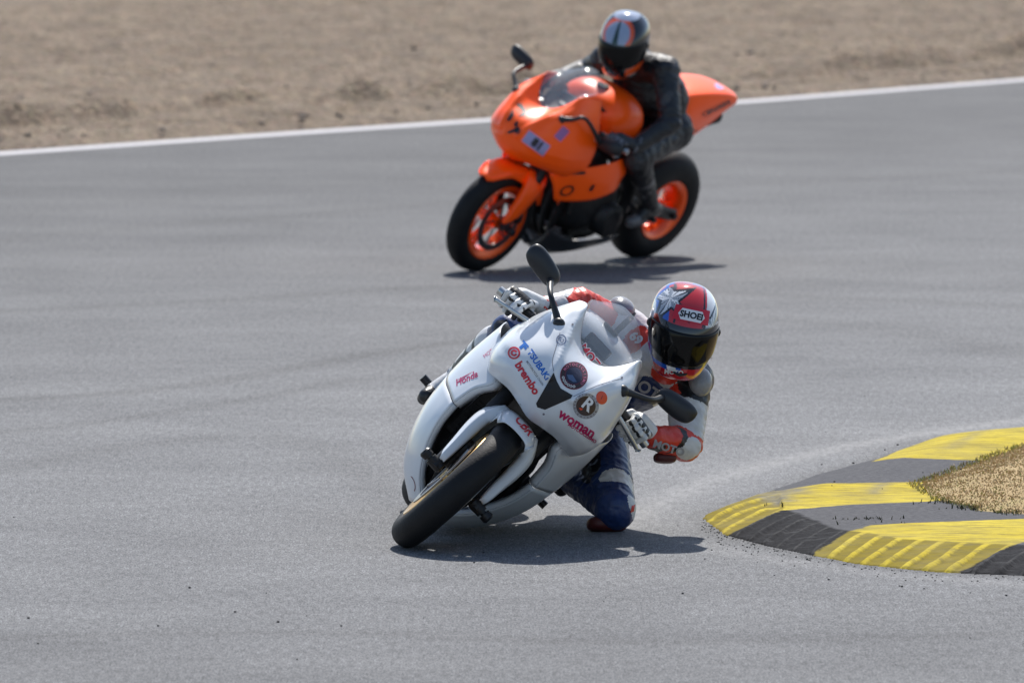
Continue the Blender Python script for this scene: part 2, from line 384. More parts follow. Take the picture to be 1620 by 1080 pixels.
    tl = [[(x, 0, z), (x, y1, z-.005), (x, y2, z-.024), (x, y3, z3), (x+.02, y4, z4)] for x, z, y1, y2, y3, z3, y4, z4 in (
        (-1.06, .95, .075, .10, .135, .86, .13, .74), (-1.15, 1.025, .085, .115, .14, .90, .12, .72), (-1.30, 1.045, .095, .125, .125, .92, .09, .73), (-1.48, 1.035, .09, .118, .105, .93, .06, .79),
        (-1.60, 1.01, .075, .10, .09, .935, .05, .855), (-1.655, .98, .055, .075, .065, .93, .035, .89), (-1.668, .94, .028, .038, .034, .918, .02, .905))]
    tb = MB().net(tl, 5, 5, mirror=True)
    tb.net([[(p[-1][0], -p[-1][1], p[-1][2]), (p[-1][0], 0, p[-1][2]-.01), p[-1]] for p in tl], 3, 4)
    out['tail'] = tb.build('tail_unit', paint, root_, thick=.003)
    # bars, grips, levers
    for s in (1, -1):
        A = Vector((-.325, .13*s, .905)); Bp = Vector((-.395, .36*s, .872))
        bm_ = MB().tube([A-(Bp-A)*.15, A, Bp], .0115, 12, M=S)
        bo = bm_.build('handlebar', M_['frame'], root_)
        d = (Bp-A).normalized()
        MB().tube([A+d*.10, A+d*.11, Bp, Bp+d*.006], [.020, .0175, .0175, .020], 14, M=S).build('grip', M_['black'], bo, angle=40)
        MB().tube([Bp+d*.008, Bp+d*.03], .017, 14, M=S).build('bar_end', M_['alu'], bo, angle=40)
        lv = MB().tube([A+d*.03+Vector((.025, 0, -.01)), A+d*.08+Vector((.06, 0, -.012)), A+d*.17+Vector((.075, 0, -.02)), A+d*.255+Vector((.07, 0, -.03)), A+d*.262+Vector((.07, 0, -.03))],
                       [.010, .008, .0075, .007, .011], 10, sm=4, M=S, flat=(1.25, .7))
        lv.build('lever', M_['alu'], bo)
        rs = MB().ell(A+Vector((.02, .0, .045)), (.026, .026, .022), 14, M=S, p=3); rs.build('fluid_reservoir', M_['black'], bo)
    # mirrors
    for s in (1, -1):
        m = MB()
        b0 = Vector((-.055, .166*s, .965)); hd = Vector((-.25, .345*s, 1.055)) if not (folded and s > 0) else Vector(folded)
        m.ell(b0+Vector((.012, 0, .0)), (.02, .024, .022), 14)
        m.tube([b0, b0+Vector((-.02, .045*s, .022)), b0+Vector((-.055, .10*s, .05)), hd+Vector((.01, -.05*s, -.015))], [.017, .012, .0105, .015], 12, sm=4)
        rows = []
        for t, ry, rz in ((-.078, .006, .006), (-.073, .024, .022), (-.055, .036, .034), (-.02, .040, .040), (.028, .040, .042), (.058, .033, .038), (.078, .020, .027), (.085, .005, .007)):
            rows.append([hd+Vector((ry*.75*math.cos(a) if math.cos(a) > 0 else .008*math.cos(a), t*s, rz*math.sin(a)+t*.15)) for a in [2*math.pi*k/20 for k in range(20)]])
        rr = [spline([rows[i][j] for i in range(len(rows))], 3) for j in range(20)]
        m.grid([[rr[j][i] for j in range(20)] for i in range(len(rr[0]))], cu=True, flip=(s < 0))
        mo = m.build('mirror', M_['mirror_shell'], root_)
        gl = MB().ell(hd+Vector((-.0095, .005*s, 0)), (.002, .068, .031), 24, p=2.6); gl.build('mirror_glass', M_['steel'], mo)
    return out

def bake(o):
    """evaluated mesh in object space -> BVH"""
    dg = bpy.context.evaluated_depsgraph_get(); dg.update(); e = o.evaluated_get(dg); me = e.to_mesh()
    vs = [v.co.copy() for v in me.vertices]; fs = [tuple(p.vertices) for p in me.polygons]
    e.to_mesh_clear(); return BVHTree.FromPolygons(vs, fs)

def text_tris(txt, bold=0.0, shear=0, space=1.0):
    cu = bpy.data.curves.new('lettering', 'FONT'); cu.body = txt; cu.size = 1; cu.align_x = 'CENTER'; cu.align_y = 'CENTER'
    cu.offset = bold; cu.shear = shear; cu.space_character = space; cu.resolution_u = 3
    o = bpy.data.objects.new('lettering', cu); scene.collection.objects.link(o)
    dg = bpy.context.evaluated_depsgraph_get(); dg.update(); me = bpy.data.meshes.new_from_object(o.evaluated_get(dg))
    bpy.data.objects.remove(o); bpy.data.curves.remove(cu)
    return me
def poly_mesh(polys):
    me = bpy.data.meshes.new('shape'); v = []; f = []
    for p in polys:
        f.append(tuple(range(len(v), len(v)+len(p)))); v += [(a, b, 0) for a, b in p]
    me.from_pydata(v, [], f); return me
def circle(r, n=32, cx=0, cy=0, ry=None): return [(cx+r*math.cos(2*math.pi*k/n), cy+(ry or r)*math.sin(2*math.pi*k/n)) for k in range(n)]
def ring_mesh(r0, r1, n=36, a0=0, a1=360):
    me = bpy.data.meshes.new('ring'); v = []; f = []
    for k in range(n+1):
        a = R(a0+(a1-a0)*k/n); v += [(r0*math.cos(a), r0*math.sin(a), 0), (r1*math.cos(a), r1*math.sin(a), 0)]
    for k in range(n): f.append((2*k, 2*k+1, 2*k+3, 2*k+2))
    me.from_pydata(v, [], f); return me
def arc_text(txt, r, a_mid, step, size, inside=False, bold=.01):
    bmx = bmesh.new()
    for i, ch in enumerate(txt):
        if ch == ' ': continue
        me = text_tris(ch, bold); a = a_mid-(i-(len(txt)-1)/2)*step*(-1 if inside else 1)
        Mx = Matrix.Rotation(R(a-90 if not inside else a+90), 4, 'Z')
        Mx = Matrix.Translation((r*math.cos(R(a)), r*math.sin(R(a)), 0)) @ Mx @ Matrix.Scale(size, 4)
        me.transform(Mx); bmx.from_mesh(me)
    me = bpy.data.meshes.new('arc'); bmx.to_mesh(me); bmx.free(); return me
def decal(frame, name, me, px, py, ang, sc, sy, matl, bvh, parent, off=.0012, maxlen=.014, up=None):
    """lay a flat mesh (lettering or a sticker) onto a panel: the artwork is laid on the panel where the photograph shows it and follows its curve"""
    bm_ = bmesh.new(); bm_.from_mesh(me); bmesh.ops.triangulate(bm_, faces=bm_.faces[:])
    ml = maxlen*frame_scale(frame)/max(sc, 1e-6)
    for _ in range(5):
        es = [e for e in bm_.edges if math.hypot((e.verts[0].co.x-e.verts[1].co.x), (e.verts[0].co.y-e.verts[1].co.y)*sy) > ml]
        if not es: break
        bmesh.ops.subdivide_edges(bm_, edges=es, cuts=1); bmesh.ops.triangulate(bm_, faces=bm_.faces[:])
    c = frame.I @ CAMP; R3 = frame.I.to_3x3(); ca, sa = math.cos(R(ang)), math.sin(R(ang)); bad = []
    for v in bm_.verts:
        x, y = v.co.x*sc, v.co.y*sc*sy
        qx, qy = px+x*ca+y*sa, py+x*sa-y*ca
        d = (R3 @ ray(qx, qy)).normalized(); h = bvh.ray_cast(c+d*20, d)
        if h[0] is None: bad.append(v); continue
        v.co = h[0]-d*(off/max(.35, abs(h[1].dot(d)))) if h[1].dot(d) < 0 else h[0]-d*off
    if bad: bmesh.ops.delete(bm_, geom=bad, context='VERTS')
    m2 = bpy.data.meshes.new(name); bm_.to_mesh(m2); bm_.free(); m2.materials.append(matl)
    o = bpy.data.objects.new(name, m2); scene.collection.objects.link(o); o.parent = parent
    return o
def frame_scale(fr): return 439.0 if fr is B1 else 304.0

bike1 = motorcycle(B1, 'white sports motorcycle covered in sponsor stickers leaning hard on the asphalt near the kerb', M_['white'], M_['gold'], M_['white'], .5)
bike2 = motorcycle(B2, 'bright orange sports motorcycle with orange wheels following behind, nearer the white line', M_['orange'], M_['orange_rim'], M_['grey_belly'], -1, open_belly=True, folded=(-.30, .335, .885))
# ---------------------------------------------------------------- riders
def fused(name, prims, patches, mats, parent, voxel=.0055, smooth=4, wrinkle=0.0, creases=()):
    """prims: ('cap', p0, p1, r0, r1, mat) or ('ell', c, (rx,ry,rz), rot, mat): fused into ONE skin.
    patches: (c, (rx,ry,rz), rot, mat): sewn-on colour panels (faces inside the volume)"""
    mb = MB()
    for p in prims:
        if p[0] == 'cap':
            a, b, ra, rb = Vector(p[1]), Vector(p[2]), p[3], p[4]; d = (b-a); L = max(d.length, 1e-5); t = d/L
            n1 = t.orthogonal().normalized(); n2 = t.cross(n1); rows = []
            prof = [(-ra*math.cos(R(k*15)), ra*math.sin(R(k*15))) for k in range(0, 7)]+[(L+rb*math.sin(R(k*15)), rb*math.cos(R(k*15))) for k in range(0, 7)]
            for x, r_ in prof: rows.append([a+t*x+(n1*math.cos(q)+n2*math.sin(q))*max(r_, 1e-5) for q in [2*math.pi*k/18 for k in range(18)]])
            mb.grid(rows, cu=True)
        else: mb.ell(p[1], p[2], 18, rot=p[3])
    me = bpy.data.meshes.new(name); me.from_pydata([tuple(v) for v in mb.v], [], mb.f); o = bpy.data.objects.new(name, me); scene.collection.objects.link(o)
    bmx = bmesh.new(); bmx.from_mesh(me); bmesh.ops.remove_doubles(bmx, verts=bmx.verts, dist=2e-5); bmesh.ops.recalc_face_normals(bmx, faces=bmx.faces[:]); bmx.to_mesh(me); bmx.free()
    md = o.modifiers.new('fuse', 'REMESH'); md.mode = 'VOXEL'; md.voxel_size = voxel; md.use_smooth_shade = True
    if smooth:
        sm = o.modifiers.new('smooth', 'SMOOTH'); sm.factor = .6; sm.iterations = smooth
    dg = bpy.context.evaluated_depsgraph_get(); dg.update(); m2 = bpy.data.meshes.new_from_object(o.evaluated_get(dg)); bpy.data.objects.remove(o)
    n = len(m2.vertices); co = np.empty(n*3, np.float32); m2.vertices.foreach_get('co', co); co = co.reshape(-1, 3).astype(float)
    if wrinkle:
        no = np.empty(n*3, np.float32); m2.vertices.foreach_get('normal', no); no = no.reshape(-1, 3)
        dsp = np.array([mnoise.fractal((c[0]*13, c[1]*13, c[2]*22), 1, 2, 3) for c in co])
        co2 = co+no*(wrinkle*(-np.abs(dsp)+.25))[:, None]
        for cpos, cdir, amp, freq, rad in creases:    # leather folds inside a bent joint
            dd = np.exp(-(((co-np.array(cpos))**2).sum(1))/rad**2); co2 = co2+no*(amp*dd*np.sin((co@np.array(cdir))*freq+dsp*2.5))[:, None]
        m2.vertices.foreach_set('co', co2.astype(np.float32).ravel())
    nf = len(m2.polygons); cen = np.empty(nf*3, np.float32); m2.polygons.foreach_get('center', cen); cen = cen.reshape(-1, 3).astype(float)
    best = np.full(nf, 1e9); mi = np.zeros(nf, int)
    for p in prims:
        if p[0] == 'cap':
            a, b = np.array(p[1], float), np.array(p[2], float); e = b-a; t = np.clip(((cen-a)@e)/max(e@e, 1e-9), 0, 1)
            d = np.linalg.norm(cen-a-t[:, None]*e, axis=1)-(p[3]+(p[4]-p[3])*t)
        else:
            rot = np.array(p[3]) if p[3] is not None else np.eye(3); q = (cen-np.array(p[1], float))@rot; rr = np.array(p[2]); d = (np.linalg.norm(q/rr, axis=1)-1)*rr.min()
        k = d < best; best[k] = d[k]; mi[k] = p[5] if p[0] == 'cap' else p[4]
    for c, rr, rot, m in patches:
        rot_ = np.array(rot) if rot is not None else np.eye(3); q = (cen-np.array(c, float))@rot_
        mi[(np.abs(q/np.array(rr))**2.6).sum(1) < 1] = m
    m2.materials.clear()
    for m in mats: m2.materials.append(m)
    m2.polygons.foreach_set('material_index', mi.astype(np.int32)); m2.polygons.foreach_set('use_smooth', np.ones(nf, bool))
    m2.name = name; o = bpy.data.objects.new(name, m2); scene.collection.objects.link(o); o.parent = parent
    m2.update(); return o
def basis(z, fwd):
    z = Vector(z).normalized(); x = Vector(fwd); x = (x-z*x.dot(z)).normalized(); y = z.cross(x)
    return Matrix((x, y, z)).transposed()
def leather(name, col, rough=.42):
    return mat(name, col, rough, bump=.28, bscale=55, var=.18, vscale=18, coat=.12)
L_ = dict(white=leather('white_leather', (.68, .68, .67)), red=leather('red_leather', (.72, .045, .02)), blue=leather('navy_leather', (.012, .035, .13)),
          black=leather('black_leather', (.012, .012, .014), .38), grey=leather('silver_armour', (.30, .30, .31), .25), dkred=leather('dark_red_slider', (.085, .007, .007), .55),
          bare=leather('rider_black_leather', (.013, .014, .017), .5), mesh=leather('grey_panel', (.05, .05, .055), .55))

HEL = [(-.158, .072, .070, -.045), (-.150, .088, .125, -.075), (-.125, .104, .152, -.105), (-.085, .120, .168, -.135), (-.04, .130, .172, -.155), (.01, .134, .168, -.166), (.055, .132, .152, -.165),
       (.095, .120, .122, -.15), (.127, .096, .082, -.118), (.148, .066, .045, -.078), (.160, .03, .012, -.032), (.163, .004, -.008, -.012)]
HEL = [(a, b*.92, c, d) for a, b, c, d in HEL]
def hel_ring(z):
    zs = [h[0] for h in HEL]; return [float(np.interp(z, zs, [h[k] for h in HEL])) for k in (1, 2, 3)]
HSP = spline(HEL, 8)
def hel_pt(z, az, off=0.0):
    k = int(np.argmin(np.abs(HSP[:, 0]-z)));  zs = HSP[:, 0]; w_, f, b_ = (float(np.interp(z, zs, HSP[:, q])) for q in (1, 2, 3))
    c = (f+b_)/2; a = (f-b_)/2; p = 2.25
    ca, sa = math.cos(az), math.sin(az); rr = (abs(ca)**p+abs(sa)**p)**(-1/p)
    return Vector((c+(a+off)*ca*rr, (w_+off)*sa*rr, z))
def helmet(parent, M, scale, paint, visor_tint, name='helmet'):
    """paint(z, az) -> linear rgb, colours of the shell's own artwork"""
    NZ, NA = 150, 300; rows = []; cols = []
    zs = np.interp(np.linspace(0, 1, NZ), [0, .06, .94, 1], [-.158, -.145, .158, .1629])
    for z in zs:
        row = []
        for k in range(NA):
            az = 2*math.pi*k/NA-math.pi; q = hel_pt(z, az); row.append(M @ (q*scale)); cols.append(paint(z, az))
        rows.append(row)
    mb = MB().grid(rows, cu=True)
    mb.add([rows[-1][k] for k in range(NA)], [tuple(range(NA))])
    m = mat(name+'_shell', (1, 1, 1), .13, coat=1); at_ = m.node_tree.nodes.new('ShaderNodeAttribute'); at_.attribute_name = 'Col'
    m.node_tree.links.new(at_.outputs['Color'], m.node_tree.nodes['Principled BSDF'].inputs['Base Color'])
    o = mb.build(name, m, parent); ca = o.data.color_attributes.new('Col', 'FLOAT_COLOR', 'POINT')
    cc = np.ones((len(mb.v), 4), np.float32); cc[:len(cols), :3] = np.array(cols); cc[len(cols):, :3] = cols[-1]; ca.data.foreach_set('color', cc.ravel())
    # rubber neck roll closing the underside
    nr = MB().grid([[M @ ((hel_pt(-.157, 2*math.pi*k/40)*s_+Vector((0, 0, dz)))*scale) for k in range(40)] for s_, dz in ((1.0, 0), (1.01, -.004), (.93, -.012), (.7, .02))], cu=True)
    nr.build('neck_roll', M_['black'], o)
    # visor
    vr = []
    for i in range(13):
        row = []; v = i/12
        for j in range(41):
            u = -1+2*j/40; az = u*R(84); top = .052-.010*abs(u)**3-.004; bot = -.078+.050*abs(u)**2.2+.004
            z = bot+(top-bot)*v; row.append(M @ (hel_pt(z, az, .0045)*scale))
        vr.append(row)
    vm = MB().grid(vr); vo = vm.build('visor', visor_tint, o, thick=.003)
    md = vo.modifiers.new('rim', 'BEVEL'); md.width = .001
    for s in (1, -1):
        MB().ell(M @ (hel_pt(.012, s*R(84), -.006)*scale), (.019*scale,)*3, 14, rot=None).build('visor_pivot', M_['black'], o)
    # vents
    for s in ():
        q = hel_pt(.128, s*R(28), .0); MB().tube([M @ (q*scale), M @ ((hel_pt(.145, s*R(30), .003))*scale), M @ ((hel_pt(.152, s*R(60), 0))*scale)], [.002, .004, .002], 8, sm=2).build('vent', M_['black'], o)
    vt = MB().tube([M @ (hel_pt(-.105, R(-14), .001)*scale), M @ (hel_pt(-.112, 0, .004)*scale), M @ (hel_pt(-.105, R(14), .001)*scale)], [.003, .007, .003], 8, sm=2)
    vt.build('vent', M_['black'], o)
    return o

def glove(parent, wrist, grip_a, grip_b, back, s, mats, scale=1.0, brake=False, elbow=None):
    """a hand closed round the bar: grip_a inner end, grip_b outer end of the grip, back = direction the knuckles face"""
    wrist, A, Bp, back = Vector(wrist), Vector(grip_a), Vector(grip_b), Vector(back).normalized(); ax = (Bp-A).normalized()
    back = (back-ax*back.dot(ax)).normalized(); dn = ax.cross(back); 
    if dn.dot(wrist-A) > 0: dn = -dn          # away from the wrist
    pr = []; K = []
    c0 = (A+Bp)/2
    for i in range(4):                         # index finger is the inner one
        t = (-.036+.024*i)*scale; kn = c0+ax*t+back*.032*scale+dn*(-.006+.004*(i in (1, 2)))
        ln = (1.0, 1.08, 1.02, .85)[i]; r0 = (.0118, .0122, .0118, .0105)[i]*scale
        j1 = kn+dn*.030*ln*scale+back*.001; j2 = c0+ax*(t+.001)+dn*.031*ln*scale-back*.024*ln*scale; j3 = c0+ax*t+dn*.010*scale-back*.036*scale
        if brake and i < 2:
            j1 = kn+dn*.034*scale-back*.002; j2 = kn+dn*.062*scale-back*.016; j3 = kn+dn*.066*scale-back*.036
        pr += [('cap', kn, j1, r0, r0*.95, 0), ('cap', j1, j2, r0*.95, r0*.88, 0), ('cap', j2, j3, r0*.88, r0*.8, 1)]
        K.append(kn); pr.append(('cap', kn+(wrist-kn)*.38, kn, r0*1.15, r0*1.12, 0))
    pm = c0-dn*.030*scale+back*.018*scale
    pr += [('ell', pm+(wrist-pm)*.12, (.045*scale, .030*scale, .022*scale), basis(back, ax) , 0)]
    pr += [('cap', pm, wrist, .028*scale, .030*scale, 0), ('cap', wrist, wrist+((Vector(elbow)-wrist) if elbow is not None else (wrist-pm)).normalized()*.07, .036*scale, .042*scale, 2)]
    # thumb leaves the inner side of the palm and closes under the bar
    tb = c0-ax*.040*scale-dn*.030*scale+back*.008; t1 = c0-ax*.058*scale-dn*.004-back*.012; t2 = c0-ax*.040*scale+dn*.012-back*.034
    pr += [('cap', pm+(wrist-pm)*.3-ax*.012, tb, .017*scale, .015*scale, 0), ('cap', tb, t1, .014*scale, .0125*scale, 0), ('cap', t1, t2, .0125*scale, .0105*scale, 1)]
    pa = []
    for i in range(4):
        pa.append((K[i]+(wrist-K[i])*.16+back*.006, (.012*scale, .005*scale, .012*scale), basis(back, ax), 1))
        pa.append((K[i]+dn*.040*scale, (.02*scale, .0045*scale, .006*scale), basis(back, ax), 1))
    pa.append((wrist-dn*.0, (.06, .06, .009), basis(wrist-pm, ax), 1)); pa.append((pm-back*.030, (.03, .05, .018), basis(back, ax), 1))
    kc = (K[1]+K[2])/2
    for i in range(4):
        pa.append((K[i]+dn*.016*scale+back*.008*scale, (.0065*scale, .006*scale, .01*scale), basis(back, ax), 1))
    pa.append((pm-dn*0+(wrist-pm)*.85-back*.03, (.03, .03, .02), basis(back, ax), 1))
    o = fused('glove', pr, pa, mats, parent, voxel=.0028, smooth=3)
    kp = MB()                                   # hard knuckle guard
    rows = []
    for u in (-1, -.6, 0, .6, 1):
        rows.append([kc+ax*(.042*u*scale)+dn*(v*.014*scale)-dn*.002+back*((.0125-.004*u*u-.004*v*v)*scale) for v in (-1, -.5, 0, .5, 1)])
    kp.net(rows, 4, 3); kp.build('knuckle_guard', mats[1], o, thick=.003)
    return o
def boot(parent, knee, ankle, toe, mats, shaft=.27, wide=1.0):
    knee, ankle, toe = Vector(knee), Vector(ankle), Vector(toe); up_ = (knee-ankle).normalized(); f = (toe-ankle); fl = f.length; f.normalize()
    heel = ankle-f*.045-up_*.055; pr = [('cap', ankle+up_*shaft, ankle+up_*.12, .064*wide, .052*wide, 0), ('cap', ankle+up_*.12, ankle, .052*wide, .046, 0), ('cap', ankle, heel, .043, .036, 0),
        ('cap', heel, ankle+f*fl*.6-up_*.062, .034, .038, 0), ('cap', ankle+f*.03-up_*.01, ankle+f*fl*.65-up_*.05, .042, .038, 0), ('cap', ankle+f*fl*.6-up_*.058, toe-up_*.045, .040, .030, 1),
        ('cap', heel-up_*.024, toe-up_*.066, .026, .024, 1)]
    pa = [(ankle+up_*q_, (.012, .2, .2), basis(f, up_) if False else Matrix((up_, f, up_.cross(f))).transposed(), 1) for q_ in (.07, .175, .245)]+[(ankle+up_*.13+f*.055, (.035, .05, .09), basis(up_, f), 1), (ankle+up_*.02-f*.05, (.03, .06, .035), basis(up_, f), 1)]
    return fused('boot', pr, pa, mats, parent, voxel=.005, smooth=3)
def V3(fr, px, py, x): return fr.at(px, py, x)

# ---- rider of the white bike, hanging off towards the kerb
r1 = root('person', 'rider in red, white and navy leathers hanging off the white motorcycle, knee down', 'person', B1.M)
a1 = lambda px, py, x: V3(B1, px, py, x)
neck = a1(1055, 578, -.66); shL = a1(1092, 600, -.72); shR = a1(975, 512, -.72); chest = a1(1010, 585, -.80); belly = a1(968, 608, -.93); pel = a1(925, 625, -1.07)
elL = a1(1084, 702, -.58); wrL = a1(1035, 692, -.45); elR = a1(918, 478, -.60); wrR = a1(862, 486, -.44)
hpL = a1(945, 672, -1.03); hpR = a1(893, 585, -1.05); knL = a1(972, 800, -.60); anL = a1(893, 752, -.93); knR = a1(806, 527, -.70); anR = a1(722, 600, -.97)
W, RD, BL, BK, GY, DR = range(6)
mats1 = [L_['white'], L_['red'], L_['blue'], L_['black'], L_['grey'], L_['dkred']]
def bx_(c, r, z=(0, 0, 1), f=(1, 0, 0), m=0): return (c, r, basis(z, f), m)
thL = (knL-hpL).normalized()
pr = [('cap', pel, belly, .150, .140, BL), ('cap', belly, chest, .140, .150, W), ('cap', shR, shL, .088, .088, W), ('cap', chest, (shL+shR)/2, .135, .115, W),
      ('cap', (shL+shR)/2, neck, .09, .07, RD), ('cap', (shR+shL)/2+Vector((-.10, 0, .06)), belly+Vector((-.04, 0, .10)), .07, .08, W),
      ('cap', shL, shL+(elL-shL)*.35, .084, .076, RD), ('cap', shL+(elL-shL)*.35, elL, .076, .064, W), ('cap', elL, wrL, .066, .046, RD),
      ('cap', shR, elR, .068, .054, RD), ('cap', elR, wrR, .056, .040, RD),
      ('cap', hpL, hpR, .125, .125, BL), ('cap', hpL, hpL+(knL-hpL)*.5, .108, .092, BL), ('cap', hpL+(knL-hpL)*.5, knL, .092, .078, BL), ('cap', knL, anL, .074, .050, BL),
      ('cap', hpR, knR, .108, .074, BL), ('cap', knR, anR, .070, .048, BL),
      ('ell', knL+thL*.015, (.083, .080, .080), basis(thL, (1, 0, 0)), BL), ('ell', knR, (.075, .07, .07), None, BL)]
upL = (elL-shL).normalized()
pa = [bx_(a1(1108, 604, -.66), (.11, .085, .085), upL, (1, 0, 0), BK),
      bx_(a1(990, 768, -.66), (.2, .09, .040), thL+Vector((0, 0, 0)), (1, 0, 0), W), bx_(a1(935, 740, -.75), (.3, .045, .085), thL, (1, 0, 0), BK),
      bx_(a1(1030, 625, -.62), (.14, .075, .05), m=BL), bx_(a1(1000, 640, -.75), (.14, .09, .06), m=BL), bx_(a1(1045, 740, -.45), (.05, .07, .025), m=DR),
      bx_(a1(1035, 708, -.46), (.06, .03, .03), wrL-elL, (1, 0, 0), BK), bx_(a1(1060, 706, -.50), (.08, .055, .055), wrL-elL, (1, 0, 0), RD),
      bx_(a1(1092, 712, -.50), (.08, .040, .05), m=W), bx_(a1(1080, 690, -.50), (.09, .05, .010), (1, -.6, .3), (0, 0, 1), BK), bx_(a1(890, 462, -.55), (.1, .025, .05), m=W), bx_(a1(1110, 640, -.66), (.1, .1, .012), upL, (1, 0, 0), BK), bx_(a1(1005, 538, -.62), (.12, .035, .06), m=RD),
      bx_(a1(985, 515, -.62), (.12, .012, .07), m=BK), bx_(a1(800, 520, -.62), (.1, .10, .014), (knR-hpR), (1, 0, 0), BK), bx_(a1(1005, 805, -.56), (.08, .02, .035), thL, (1, 0, 0), W)]
body1 = fused('body', pr, pa, mats1, r1, voxel=.0055, smooth=5, wrinkle=.006,
              creases=((elL, tuple(upL), .004, 190, .07), (knL-thL*.12, tuple(thL), .0045, 150, .10), (belly, (.6, .3, .7), .004, 120, .14), (elR, tuple((elR-shR).normalized()), .004, 190, .07)))
# armour cups and sliders
cupn = (a1(1130, 580, -.62)-shL).normalized()
MB().ell(a1(1108, 604, -.64), (.058, .046, .042), 24, rot=basis(cupn, upL)).build('shoulder_cup', L_['grey'], r1)
cR = shR+Vector((.03, -.03, .06)); MB().ell(cR, (.055, .05, .035), 24, rot=basis((.2, -.3, 1), (1, 0, 0))).build('shoulder_cup', L_['grey'], r1)
dnv = (B1.M.to_3x3().inverted() @ Vector((0, -.25, -1))).normalized()
sl = a1(960, 829, -.60); MB().ell(sl, (.074, .056, .030), 24, rot=basis(dnv, (0, 1, 0)), p=2.8).build('knee_slider', L_['dkred'], r1)
es = a1(1052, 724, -.52); MB().ell(es, (.042, .034, .020), 20, rot=basis(dnv, (0, 1, 0)), p=3).build('elbow_slider', L_['dkred'], r1)
# gloves on the grips
S1 = steer_matrix(.5)
def grip(s): A = S1 @ Vector((-.325, .13*s, .905)); Bp = S1 @ Vector((-.395, .36*s, .872)); return A+(Bp-A)*.50, A+(Bp-A)*1.08
gm = [leather('glove_white', (.74, .74, .73), .45), leather('glove_black', (.012, .012, .014), .4), leather('glove_cuff', (.62, .60, .60), .5)]
ga, gb = grip(1); gl1 = glove(r1, wrL, ga, gb, (.55, .35, .75), 1, gm, 1.12, elbow=elL)
ga, gb = grip(-1); gl2 = glove(r1, wrR, ga, gb, (.6, -.1, .8), -1, gm, 1.12, brake=True, elbow=elR)
bm1 = [leather('boot_white', (.66, .66, .66), .4), leather('boot_black', (.014, .014, .015), .4)]
boot(r1, knR, anR, a1(684, 618, -.86), bm1, .29, 1.2); boot(r1, knL, anL, a1(897, 778, -.86), [bm1[1], bm1[1]])
# helmet artwork: stars, red crown, blue side
def star_sd(px, py, cx, cy, r, rot, n=5, inner=.33):
    x, y = px-cx, py-cy; a = math.atan2(y, x)-R(rot); rr = math.hypot(x, y); sec = 2*math.pi/n; a = (a+sec/2) % sec-sec/2; a = abs(a)
    x0, y0 = rr*math.cos(a), rr*math.sin(a); p1 = (r, 0); p2 = (r*inner*math.cos(sec/2), r*inner*math.sin(sec/2))
    e = (p2[0]-p1[0], p2[1]-p1[1]); L = math.hypot(*e); return ((x0-p1[0])*e[1]-(y0-p1[1])*e[0])/L*-1, a/(sec/2), rr
lw3 = lambda c: tuple(lin(c)[:3])
def paint1(z, az):
    q = hel_pt(z, az); px = az*.135; py = z                       # unrolled shell coordinates, metres
    top = max(0, z-.08)
    wr = Vector((q.x, q.y, q.z)); red, white, blue, blk = lw3((196, 34, 42)), lw3((225, 228, 232)), lw3((38, 92, 190)), lw3((14, 15, 20))
    # front view coordinates on the shell
    fx, fy = q.y, q.z*.93-q.x*.32+.02
    c = red
    if fx < -.075: c = blue if (fx+.5*fy) > -.125 and z > .01 else white
    if fx < -.115 and z > -.02: c = white
    if z < -.03 and az < 0: c = blue if math.sin(fx*90+fy*40) > -.2 else white
    if z < -.105 and abs(az) < 1.1: c = red
    if z < -.03 and az > .9: c = white if math.sin(q.x*60+q.z*70) > 0 else blk
    if z > .09 and abs(fx) < .05 and fy < .13:
        pass
    if abs(abs(fx+.004)-.052) < .0035 and z > .07: c = blk
    if fx > .058 and z > .04: c = white
    if q.x < -.04: c = red if math.sin(q.y*50+2*z*30) > -.3 else blue
    for cx, cy, r, rot in ((-.076, .122, .080, 100), (.088, .050, .080, 80), (-.13, .0, .05, 60)):
        if q.x < -.02 and cx > -.1: continue
        s_, ar, rr = star_sd(fx, fy, cx, cy, r, rot)
        if s_ > 0:
            c = white if ((math.atan2(fy-cy, fx-cx)-R(rot)) % (2*math.pi/5)) < math.pi/5 else lw3((160, 168, 178))
            if ar < .07 or abs(ar-.5) < .05: c = lw3((40, 44, 54))
        elif s_ > -.007: c = blk
    if .050 < z < .066 and abs(az) < 1.2: c = blk
    if -.098 < z <= .055 and abs(az) < 1.15 and z < .055: c = blk if z > -.085 else c
    return c
HM1 = a1(1080, 519, -.545)
hup = (B1.M.to_3x3().inverted() @ Vector((.21, -.34, 1))).normalized(); hf = (B1.M.to_3x3().inverted() @ Vector((.10, -1, -.12))).normalized()
H1 = Matrix.Translation(HM1) @ basis(hup, hf).to_4x4()
hel1 = helmet(r1, H1, 1.02, paint1, M_['visor'])
# brown hair showing behind the helmet
hb = MB()
for k in range(70):
    p = H1 @ Vector((-.11-random.random()*.05, .085+random.random()*.05, -.06+random.random()*.04)); d = Vector((-.02, .0, -.05))
    hb.tube([p, p+H1.to_3x3() @ Vector((-.01+random.gauss(0, .008), random.gauss(.004, .01), -.05)), p+H1.to_3x3() @ Vector((-.015+random.gauss(0, .012), random.gauss(.0, .014), -.11-random.random()*.03))], [.002, .002, .0005], 4)
hb.build('hair', mat('brown_hair', (.16, .08, .03), .5), r1)

